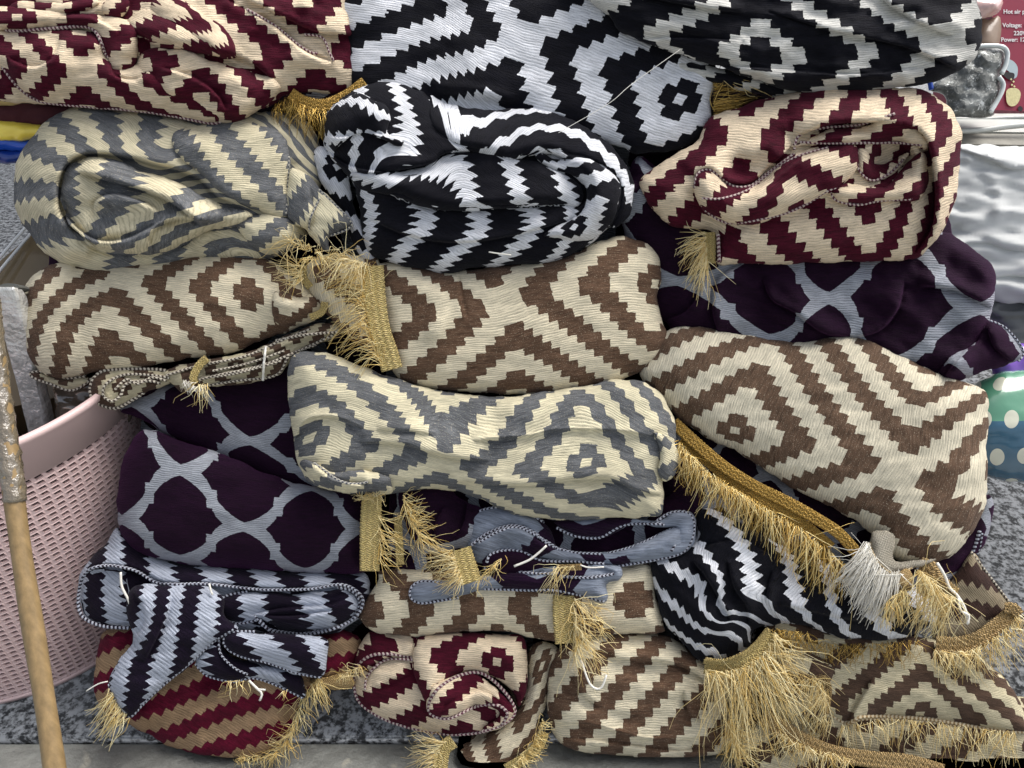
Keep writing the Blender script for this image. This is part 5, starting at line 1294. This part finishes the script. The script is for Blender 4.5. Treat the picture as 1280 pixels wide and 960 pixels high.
def t_navy():
    r = throw_root('throw', 280, 860, 1.06, 'navy and silver zigzag throw hanging open at the lower left, its folds fanned out')
    m = M['navy']
    a = fold(r, RD([(30, 330), (30, 240), (80, 160), (140, 100), (190, 30), (230, 60), (350, 150), (520, 180), (750, 200), (950, 220), (1150, 215), (1240, 230), (1250, 320), (1200, 420), (1080, 480), (900, 490), (500, 470), (240, 450), (80, 430)]), .975,
         SDN(RD([(190, 180, 6.5, 0), (270, 190, 9.5, 0), (430, 220, 15.5, 0), (600, 230, 21.5, 0), (760, 240, 27.5, 0), (915, 250, 33.5, 0), (1080, 250, 39.5, 0), (190, 320, 6.5, 9), (600, 330, 19.5, 9), (1080, 350, 36.5, 9), (100, 180, 1, 0)])), m, bulge=.026, R=24, wr=.002,
         laps=[(RD([(1200, 280), (1000, 290), (800, 290), (570, 270), (400, 270), (280, 220), (140, 195), (50, 240)]), .016, 20)])
    hem(r, RD([(240, 455), (120, 445), (40, 400), (28, 310), (60, 220), (140, 192), (260, 210), (350, 260), (430, 270), (580, 270), (800, 292), (1000, 290), (1130, 272), (1200, 300), (1225, 350), (1180, 420), (1060, 470), (920, 485), (840, 470), (790, 420)]), M['hem_navy'], a, r=2.0, lift=.014)
    p = fold(r, RD([(50, 260), (100, 210), (200, 215), (240, 280), (250, 380), (240, 440), (120, 435), (45, 380)]), .950, SDN(RD([(70, 300, 3.5, 0), (110, 300, 6.5, 0), (180, 320, 9.5, 0), (110, 400, 6.5, 8)])), m, on=a, lift=.002, bulge=-.006, R=20, wr=.002)
    b = fold(r, RD([(230, 320), (280, 270), (400, 275), (560, 275), (640, 330), (640, 400), (700, 460), (600, 520), (520, 590), (400, 690), (300, 780), (240, 830), (190, 780), (155, 680), (200, 590), (255, 510), (235, 420)]), .938,
         SDN(RD([(275, 420, 3.5, 30), (325, 420, 6.5, 30), (365, 420, 9.5, 30), (405, 420, 12.5, 30), (450, 420, 15.5, 30), (502, 420, 18.5, 30), (560, 420, 21.5, 30), (175, 640, 3.5, 45), (230, 600, 6.5, 43), (295, 600, 9.5, 43), (358, 600, 12.5, 43), (425, 600, 15.5, 43), (490, 560, 18.5, 40), (265, 750, 9.5, 54), (205, 750, 6.5, 54), (325, 720, 12, 52), (470, 300, 15.5, 21), (620, 440, 24, 31)])), m, bulge=.024, R=24, wr=.002,
         laps=[(RD([(420, 290), (405, 400), (360, 500), (310, 600)]), .010, 16), (RD([(250, 500), (300, 440), (290, 360), (250, 300)]), .007, 14)])
    hem(r, RD([(680, 460), (600, 510), (500, 600), (380, 700), (300, 775), (240, 830), (190, 780), (155, 690)]), M['hem_navy'], b, r=1.6)
    c = fold(r, RD([(600, 350), (650, 320), (760, 300), (960, 310), (1130, 290), (1200, 330), (1200, 390), (1120, 450), (960, 475), (870, 460), (800, 420), (700, 435), (620, 400)]), .936,
         SDN(RD([(700, 370, 3, 0), (880, 330, 9.5, -1), (870, 385, 9.5, 3), (1000, 330, 13, -1), (1130, 350, 18, 1), (1020, 430, 12, 6)])), m, on=a, bulge=.014, R=16, wr=.0015,
         laps=[(RD([(800, 400), (940, 400), (1100, 380)]), .010, 10), (RD([(740, 400), (880, 370), (1060, 360), (1150, 330)]), .008, 8)])
    hem(r, RD([(740, 300), (650, 320), (600, 360), (620, 410), (700, 435), (780, 420)]), M['hem_navy'], c, r=1.9)
    hem(r, RD([(770, 400), (820, 455), (930, 475), (1060, 465), (1170, 420), (1210, 350), (1180, 300), (1120, 285)]), M['hem_navy'], c, r=1.9)
    d = fold(r, RD([(640, 480), (760, 470), (960, 485), (1070, 500), (1075, 600), (1050, 660), (950, 650), (860, 620), (740, 590), (650, 550)]), .935,
         SDN(RD([(740, 520, 3.5, 0), (850, 520, 7, 0), (940, 520, 9.5, 0), (790, 580, 3.5, 4), (990, 600, 9.5, 6), (1030, 540, 13, 2)])), m, bulge=.020, R=20, wr=.0015)
    hem(r, RD([(770, 470), (670, 475), (640, 520), (700, 570), (820, 600), (950, 645), (1050, 662)]), M['hem_navy'], d, r=1.7)
    e_ = fold(r, RD([(520, 600), (560, 530), (640, 480), (640, 540), (700, 580), (860, 620), (960, 650), (980, 700), (975, 750), (880, 700), (780, 670), (660, 680), (560, 650)]), .945,
         SDN(RD([(600, 590, 0, 1), (780, 620, 3.5, 2), (860, 650, 6.5, 2), (940, 690, 9.5, 3), (600, 650, 0, 5)])), m, bulge=.016, R=14)
    hem(r, RD([(520, 605), (570, 655), (680, 680), (760, 665), (860, 695), (975, 750)]), M['hem_navy'], e_, r=1.7)
    hem(r, RD([(620, 490), (625, 560), (680, 620), (740, 650)]), M['hem_navy'], e_, r=1.5, lift=.004)
    thread(r, RD([(205, 220), (210, 280), (235, 330), (250, 370)]), .93, M['strand_white'], 1.6)
    thread(r, RD([(578, 268), (585, 300), (592, 315)]), .92, M['strand_white'], 1.3)
    fringe(r, RD([(160, 700), (190, 780), (240, 828)]), .935, ((-14, 34), (-34, 22)), M['strand_pale'], 110, .22, (.8, 1.3), curl=3, r=.8)
    thread(r, RD([(150, 680), (110, 690), (60, 720)]), .93, M['strand_white'], .9)
    fringe(r, RD([(660, 680), (740, 675)]), .93, ((-8, 20), (-10, 24)), M['strand_pale'], 22, .5, curl=5, r=.8)
    thread(r, RD([(745, 675), (780, 710), (800, 730), (790, 760)]), .925, M['strand_white'], 1.5)
    thread(r, RD([(780, 712), (815, 715)]), .925, M['strand_white'], 1.2)
    fringe(r, RD([(885, 715), (900, 725)]), .925, (-6, 12), M['strand_pale'], 12, .3, curl=2, r=.8)
t_navy()

# ---- maroon and tan bundle, bottom left
def t_maroon_low():
    r = throw_root('throw', 270, 950, 1.06, 'maroon and tan throw bundled at the lowest left corner of the pile')
    m = M['maroon_dull']
    a = fold(r, PX([(118, 860), (122, 810), (136, 786), (200, 780), (330, 790), (420, 786), (452, 800), (440, 840), (400, 858), (378, 868), (366, 900), (346, 940), (318, 956), (270, 956), (210, 934), (160, 904), (126, 886)]), .992,
         SD(R7([(700, 730, 3.5, 0), (700, 845, 9.5, 0), (880, 670, 3.5, 9), (950, 770, 9.5, 12), (560, 790, 3.5, -7), (700, 930, 15, 0), (400, 560, -9, -12), (1150, 560, -1, 22)])), m, bulge=.034, R=34, wr=.004, wl=(60, 26), wang=-20)
    fringe(r, PX([(384, 856), (376, 880), (362, 920), (340, 946)]), .965, ((8, 34), (-20, 20)), M['strand_gold'], 210, .7, curl=5, droop=4)
    fringe(r, PX([(300, 948), (345, 944)]), .965, ((-8, 10), (6, 14)), M['strand_gold'], 110, .9, curl=4)
    b = fold(r, RD([(1000, 670), (1080, 660), (1160, 640), (1195, 690), (1150, 715), (1060, 710), (1010, 700)]), .965, aff(420, 852, 9, 10), M['braid_tan'], bulge=.008, R=8, name='braid')
    fringe(r, RD([(1010, 690), (1040, 670)]), .95, (0, 40), M['strand_gold'], 60, .3, curl=4)
t_maroon_low()

# ---- maroon roll, bottom centre
def t_maroon_roll():
    r = throw_root('throw', 550, 915, 1.03, 'small maroon and cream roll at the bottom centre, overlocked spiral edge towards us')
    m = M['maroon']
    a = fold(r, R8([(110, 640), (130, 560), (160, 510), (240, 505), (330, 520), (400, 600), (560, 700), (650, 760), (620, 810), (540, 840), (430, 850), (300, 830), (190, 790), (130, 740)]), .978,
         OFF(R8([(230, 660, 0, 0), (310, 700, 3, 1), (200, 740, -1, 4), (380, 820, 6, 5), (200, 560, 0, -4)]), 6, 5), m, bulge=.022, R=26, wr=.003, laps=[(R8([(320, 590), (240, 590), (170, 620), (130, 660)]), .010, 14), (R8([(300, 650), (220, 680), (190, 700)]), .008, 12)])
    hem(r, R8([(320, 595), (230, 580), (160, 590), (118, 640), (125, 730), (200, 790), (310, 828), (430, 848), (540, 840), (610, 815)]), M['hem_maroon'], a, r=2.0)
    hem(r, R8([(310, 600), (220, 600), (160, 650), (150, 700)]), M['hem_maroon'], a, r=1.6, lift=.005)
    b = fold(r, R8([(312, 560), (345, 518), (450, 508), (600, 512), (672, 520), (690, 600), (685, 700), (660, 760), (640, 700), (560, 650), (470, 650), (400, 700), (370, 750), (330, 700), (315, 640)]), .960,
         R8([(590, 605, 0, 0), (645, 610, 2, 0), (540, 595, -2, 0), (595, 560, 0, -2), (590, 660, 0, 2), (400, 560, -7, -1), (360, 640, -8, 2), (470, 540, -5, -2)]), m, on=a, bulge=.030, R=26, wr=.0015)
    c = fold(r, R8([(355, 760), (370, 700), (430, 660), (510, 640), (580, 690), (640, 740), (650, 780), (600, 830), (540, 830), (600, 780), (520, 750), (440, 790), (380, 790)]), .944,
         OFF(R8([(420, 700, 0, 0), (500, 690, 3, 0), (480, 760, 2, 3), (600, 760, 7, 1)]), 6, 5), m, on=b, bulge=.014, R=12, laps=[(R8([(400, 780), (440, 740), (540, 700), (610, 760)]), .008, 8)])
    hem(r, R8([(540, 838), (610, 815), (650, 770), (610, 700), (540, 645), (470, 650), (400, 690), (365, 740), (370, 780), (430, 795), (520, 755), (590, 750), (625, 780), (600, 820)]), M['hem_maroon'], c, r=2.0)
    fringe(r, R8([(70, 650), (140, 620)]), .95, ((-14, 8), (6, 12)), M['strand_pale'], 90, .9, curl=4)
t_maroon_roll()

# ---- brown, thin, lower centre
def t_brown_low():
    r = throw_root('throw', 640, 800, 1.04, 'brown and cream throw seen as a low band under the squashed purple one')
    m = M['brown_plain']
    a = fold(r, R8([(135, 440), (190, 340), (210, 300), (400, 290), (700, 290), (1000, 280), (1100, 280), (1120, 380), (1145, 480), (1130, 510), (950, 515), (800, 540), (640, 510), (500, 505), (330, 520), (200, 510), (150, 480)]), .967,
         R8([(590, 420, 16, 0), (550, 420, 14, 0), (467, 420, 11, 0), (380, 425, 8, 0), (295, 430, 5, 0), (625, 420, 18, 0), (705, 420, 21, 0), (778, 420, 24, 0), (1050, 400, 32, 0), (590, 480, 16, 2), (1050, 460, 32, 2), (300, 490, 5, 2)]), m, bulge=.028, R=26, wr=.0012)
    braid(r, R8([(812, 385), (812, 450), (820, 545)]), [.936, .932], 26, M['braid'])
    fringe(r, R8([(848, 395), (850, 470), (852, 540)]), .932, ((26, 30), (30, 54)), M['strand_pale'], 170, .38, (.5, 1.15), curl=9, droop=10, r=.65)
    fringe(r, R8([(900, 400), (940, 500)]), .935, ((8, 20), (10, 16)), M['strand_gold'], 50, .6, curl=4)
    thread(r, R8([(870, 600), (900, 680), (935, 695), (955, 650)]), .925, M['strand_white'], 1.4)
t_brown_low()

# ---- brown rolls, bottom
def t_brown_bottom():
    r = throw_root('throw', 800, 945, 1.03, 'brown and cream throw crumpled into a bundle, bottom centre right of the small maroon roll')
    m = M['brown']
    a = fold(r, R8([(760, 640), (800, 560), (880, 520), (1000, 510), (1150, 520), (1240, 570), (1330, 660), (1360, 760), (1355, 860), (1320, 920), (1150, 935), (980, 925), (860, 905), (790, 870), (760, 780)]), .982,
         R8([(760, 740, 0, 5), (835, 740, 3, 5), (985, 735, 9, 5), (1135, 730, 15, 5), (1290, 740, 21, 5), (985, 620, 9, 1), (985, 860, 9, 9), (1200, 880, 17.5, 10), (1180, 590, 17, 0), (860, 640, 4, 1.5), (860, 860, 4, 9)]), M['brown_zig'], bulge=.034, R=36, wr=.0025, wl=(60, 22), wang=8,
         laps=[(R8([(1320, 700), (1240, 640), (1140, 610), (960, 600)]), .010, 16), (R8([(780, 810), (900, 810), (1100, 860), (1320, 850)]), -.008, 14), (R8([(930, 760), (860, 700), (840, 640)]), .010, 14), (R8([(1290, 800), (1230, 780), (1210, 700)]), .010, 14), (R8([(800, 860), (960, 870), (1200, 900), (1320, 880)]), .006, 10)])
    r2 = throw_root('throw', 650, 945, 1.04, 'brown throw end squeezed between the small maroon roll and the crumpled brown bundle')
    b = fold(r2, R8([(470, 900), (560, 850), (640, 790), (690, 700), (700, 560), (760, 540), (800, 580), (770, 640), (755, 740), (730, 800), (745, 880), (700, 960), (660, 1010), (480, 1010)]), .990,
         R8([(740, 620, 0, 0), (700, 740, 0, 4), (640, 850, -1, 8), (560, 920, -4, 10), (780, 600, 3, 0), (520, 960, -6, 12)]), m, bulge=.026, R=22, wr=.002)
    braid(r2, R8([(620, 965), (680, 930), (730, 880), (745, 840)]), .957, 14, M['braid'])
    fringe(r2, R8([(640, 950), (700, 900), (740, 800)]), .955, ((16, 14), (14, 8)), M['strand_gold'], 150, .8, curl=4)
    braid(r2, R8([(445, 870), (410, 900), (400, 970)]), .955, 18, M['braid'])
    fringe(r2, R8([(420, 870), (390, 900), (385, 950)]), .95, ((-40, -6), (-34, 16)), M['strand_pale'], 110, .35, curl=5)
t_brown_bottom()

# ---- black and white, lower right
def t_bw_low():
    r = throw_root('throw', 980, 820, 1.03, 'black and white throw gathered at the lower right, gold braid along its lower end')
    m = M['bw']
    a = fold(r, R9([(35, 280), (60, 260), (180, 200), (190, 110), (260, 100), (400, 180), (560, 250), (700, 300), (850, 330), (960, 380), (1010, 420), (990, 470), (900, 520), (800, 535), (660, 520), (560, 490), (470, 480), (380, 500), (360, 560), (290, 590), (200, 600), (130, 530), (70, 450)]), .960,
         SD(R9([(120, 270, 2, 0), (230, 342, 2, 6.5), (120, 365, 6.6, 0), (300, 480, 6.6, 9), (120, 450, 11, 0), (330, 580, 11, 11), (290, 460, -1.5, 13), (250, 300, -2.5, 5), (350, 400, -7, 10), (330, 300, -7, 5), (430, 380, -10, 9), (410, 300, -10, 5), (480, 400, -13, 10), (560, 380, -16, 9), (620, 440, -19, 12), (300, 170, -8, -2), (800, 500, -26, 15), (450, 290, -12, 4), (950, 440, -32, 12)])), M['bw_zig'], bulge=.036, R=38, wr=.003, wl=(60, 26), wang=30,
         laps=[(R9([(300, 470), (260, 400), (220, 330), (170, 270)]), .012, 20), (R9([(220, 215), (330, 200), (450, 250)]), .007, 16), (R9([(360, 480), (350, 420), (310, 360), (290, 270)]), .010, 18), (R9([(470, 480), (420, 400), (440, 300)]), .007, 18), (R9([(820, 480), (700, 470), (560, 440), (460, 420)]), .008, 16)])
    braid(r, R9([(215, 618), (280, 625), (350, 600), (400, 560), (440, 510)]), [.935, .925, .93], 21, M['braid'])
    braid(r, R9([(212, 605), (280, 608), (345, 582), (395, 540), (430, 495)]), [.930, .920, .926], 6, M['braid'])
    fringe(r, R9([(220, 640), (290, 650), (360, 620), (420, 570), (450, 510)]), .930, ((26, 60), (70, 60)), M['strand_pale'], 430, .42, (.3, 1.1), curl=7, droop=10, r=.65)
    fringe(r, R9([(250, 640), (340, 630), (420, 580)]), .925, ((18, 96), (30, 92)), M['strand_pale'], 240, .34, (.5, 1.15), curl=7, droop=8, r=.65)
    fringe(r, R9([(440, 500), (560, 510)]), .940, ((4, 30), (4, 36)), M['strand_dark'], 130, .35, curl=4)
    fringe(r, R9([(290, 800), (330, 900)]), .945, ((16, 30), (24, 30)), M['strand_gold'], 260, .5, curl=7)
t_bw_low()

# ---- brown, spread, bottom right corner
def t_brown_corner():
    r = throw_root('throw', 1140, 940, 1.05, 'brown and cream throw spread in fringed layers across the bottom right corner')
    m = M['brown_dull']
    z = fold(r, PX([(920, 900), (960, 860), (1040, 850), (1160, 890), (1300, 890), (1330, 1000), (1100, 1010), (980, 1000), (920, 960)]), .990, aff(1100, 930, 11, 10, 2, 3), m, bulge=.02, R=24, wr=.002)
    a = fold(r, RF([(-240, 330), (-100, 380), (60, 420), (240, 430), (420, 440), (540, 470), (640, 560), (720, 640), (768, 730), (800, 810), (700, 815), (560, 790), (400, 765), (200, 750), (60, 785), (-30, 740), (-120, 700), (-230, 640), (-270, 480)]), .975,
         RF([(350, 745, 0, 0), (380, 640, 0, -4), (250, 640, -4, -4), (480, 740, 4, 0), (580, 760, 7, 0), (430, 600, 3, -6), (560, 640, 8, -5), (120, 640, -9, -3), (40, 700, -12, 0), (-100, 560, -17, -4), (680, 760, 10, -1)]), m, bulge=.022, R=24, wr=.002,
         laps=[(RF([(60, 780), (100, 700), (160, 600)]), .008, 16)])
    hem(r, RF([(-240, 650), (-100, 690), (-20, 740), (60, 780), (110, 755), (220, 752), (400, 765), (560, 792), (700, 812), (800, 812)]), M['hem_sand'], a, r=2.6)
    hem(r, RF([(60, 792), (110, 765), (220, 764), (400, 777), (560, 802)]), M['hem_sand'], a, r=2.2, lift=.0)
    fringe(r, RF([(40, 790), (220, 765), (400, 778), (560, 800), (760, 820)]), .965, ((-4, 46), (4, 54)), M['strand_pale'], 260, .3, (.4, 1.1), curl=5, r=.6)
    fringe(r, RF([(-220, 660), (-100, 700), (0, 760)]), .965, ((-2, 40), (-6, 44)), M['strand_pale'], 210, .3, (.4, 1.2), curl=5)
    # folded back lip with its braid
    b = fold(r, R9([(430, 600), (520, 560), (640, 620), (635, 680), (620, 780), (560, 790), (470, 760), (420, 700)]), .955, aff(995, 850, 11, 20, 4, 2), m, bulge=.014, R=18, wr=.002)
    braid(r, R9([(450, 620), (500, 655), (560, 665), (610, 660), (628, 700), (618, 780)]), .940, 9, M['braid_tan'])
    fringe(r, R9([(450, 630), (520, 665), (600, 670), (620, 740)]), .936, ((-6, 46), (-12, 40)), M['strand_pale'], 230, .3, (.4, 1.2), curl=5)
    braid(r, R9([(410, 790), (460, 820), (540, 870), (640, 910), (760, 930), (900, 945), (1010, 975)]), [.950, .945, .95, .955], 21, M['braid_tan'])
    fringe(r, R9([(460, 840), (560, 890), (700, 930)]), .945, ((-4, 30), (-4, 30)), M['strand_pale'], 200, .4, curl=5)
    c = fold(r, R9([(330, 800), (420, 790), (520, 860), (640, 920), (900, 960), (900, 1040), (420, 1040), (320, 960)]), .972, aff(960, 930, 11, 20, 4, 2), m, bulge=.014, R=18)
    fringe(r, PX([(1010, 800), (1050, 806), (1100, 804), (1150, 800)]), .955, ((-2, 26), (2, 32)), M['strand_dark'], 200, .4, curl=5)
    r2 = throw_root('throw', 1220, 800, 1.06, 'dark brown throw corner sticking out at the right edge over tan braid')
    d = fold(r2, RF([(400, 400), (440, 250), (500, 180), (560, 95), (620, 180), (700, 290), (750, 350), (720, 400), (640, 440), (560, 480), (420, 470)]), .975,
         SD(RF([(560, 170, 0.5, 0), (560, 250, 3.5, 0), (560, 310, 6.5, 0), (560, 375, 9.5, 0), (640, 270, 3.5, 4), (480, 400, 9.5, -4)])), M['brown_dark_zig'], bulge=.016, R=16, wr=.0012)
    hem(r2, RF([(556, 95), (620, 180), (700, 285), (765, 365)]), M['hem_brown'], d, r=1.6)
    braid(r2, RF([(415, 465), (500, 470), (580, 450), (650, 400), (710, 350), (735, 315)]), [.952, .948, .955], 21, M['braid_tan'])
    braid(r2, RF([(690, 320), (725, 322), (750, 350)]), [.948, .95], 14, M['braid_tan'])
    fringe(r2, RF([(410, 490), (500, 500), (600, 470), (700, 400), (755, 345)]), .948, ((8, 34), (16, 40)), M['strand_pale'], 340, .35, (.5, 1.2), curl=5)
t_brown_corner()

def t_gap_filler():  # unseen dark cloths added behind the pile as its dark interior
    for lab, out, d in (('dark purple cloth added in the upper heap to darken gaps between the rolls', [(60, 300), (120, 150), (400, 90), (700, 100), (1000, 90), (1150, 180), (1190, 300), (1180, 440), (800, 500), (400, 500), (120, 440)], 1.06),
                        ('dark purple cloth added low in the heap to darken gaps behind the squashed layers', [(150, 560), (300, 480), (800, 470), (1150, 500), (1200, 640), (1160, 780), (1000, 860), (700, 880), (420, 860), (200, 800)], 1.075)):
        r = throw_root('throw', sum(p[0] for p in out) / len(out), sum(p[1] for p in out) / len(out), d + .08, lab)
        fold(r, PX(out), d, aff(640, 300, 5, 10), M['purple'], bulge=.02, R=60, wr=.002, step=14, thick=.12)
t_gap_filler()
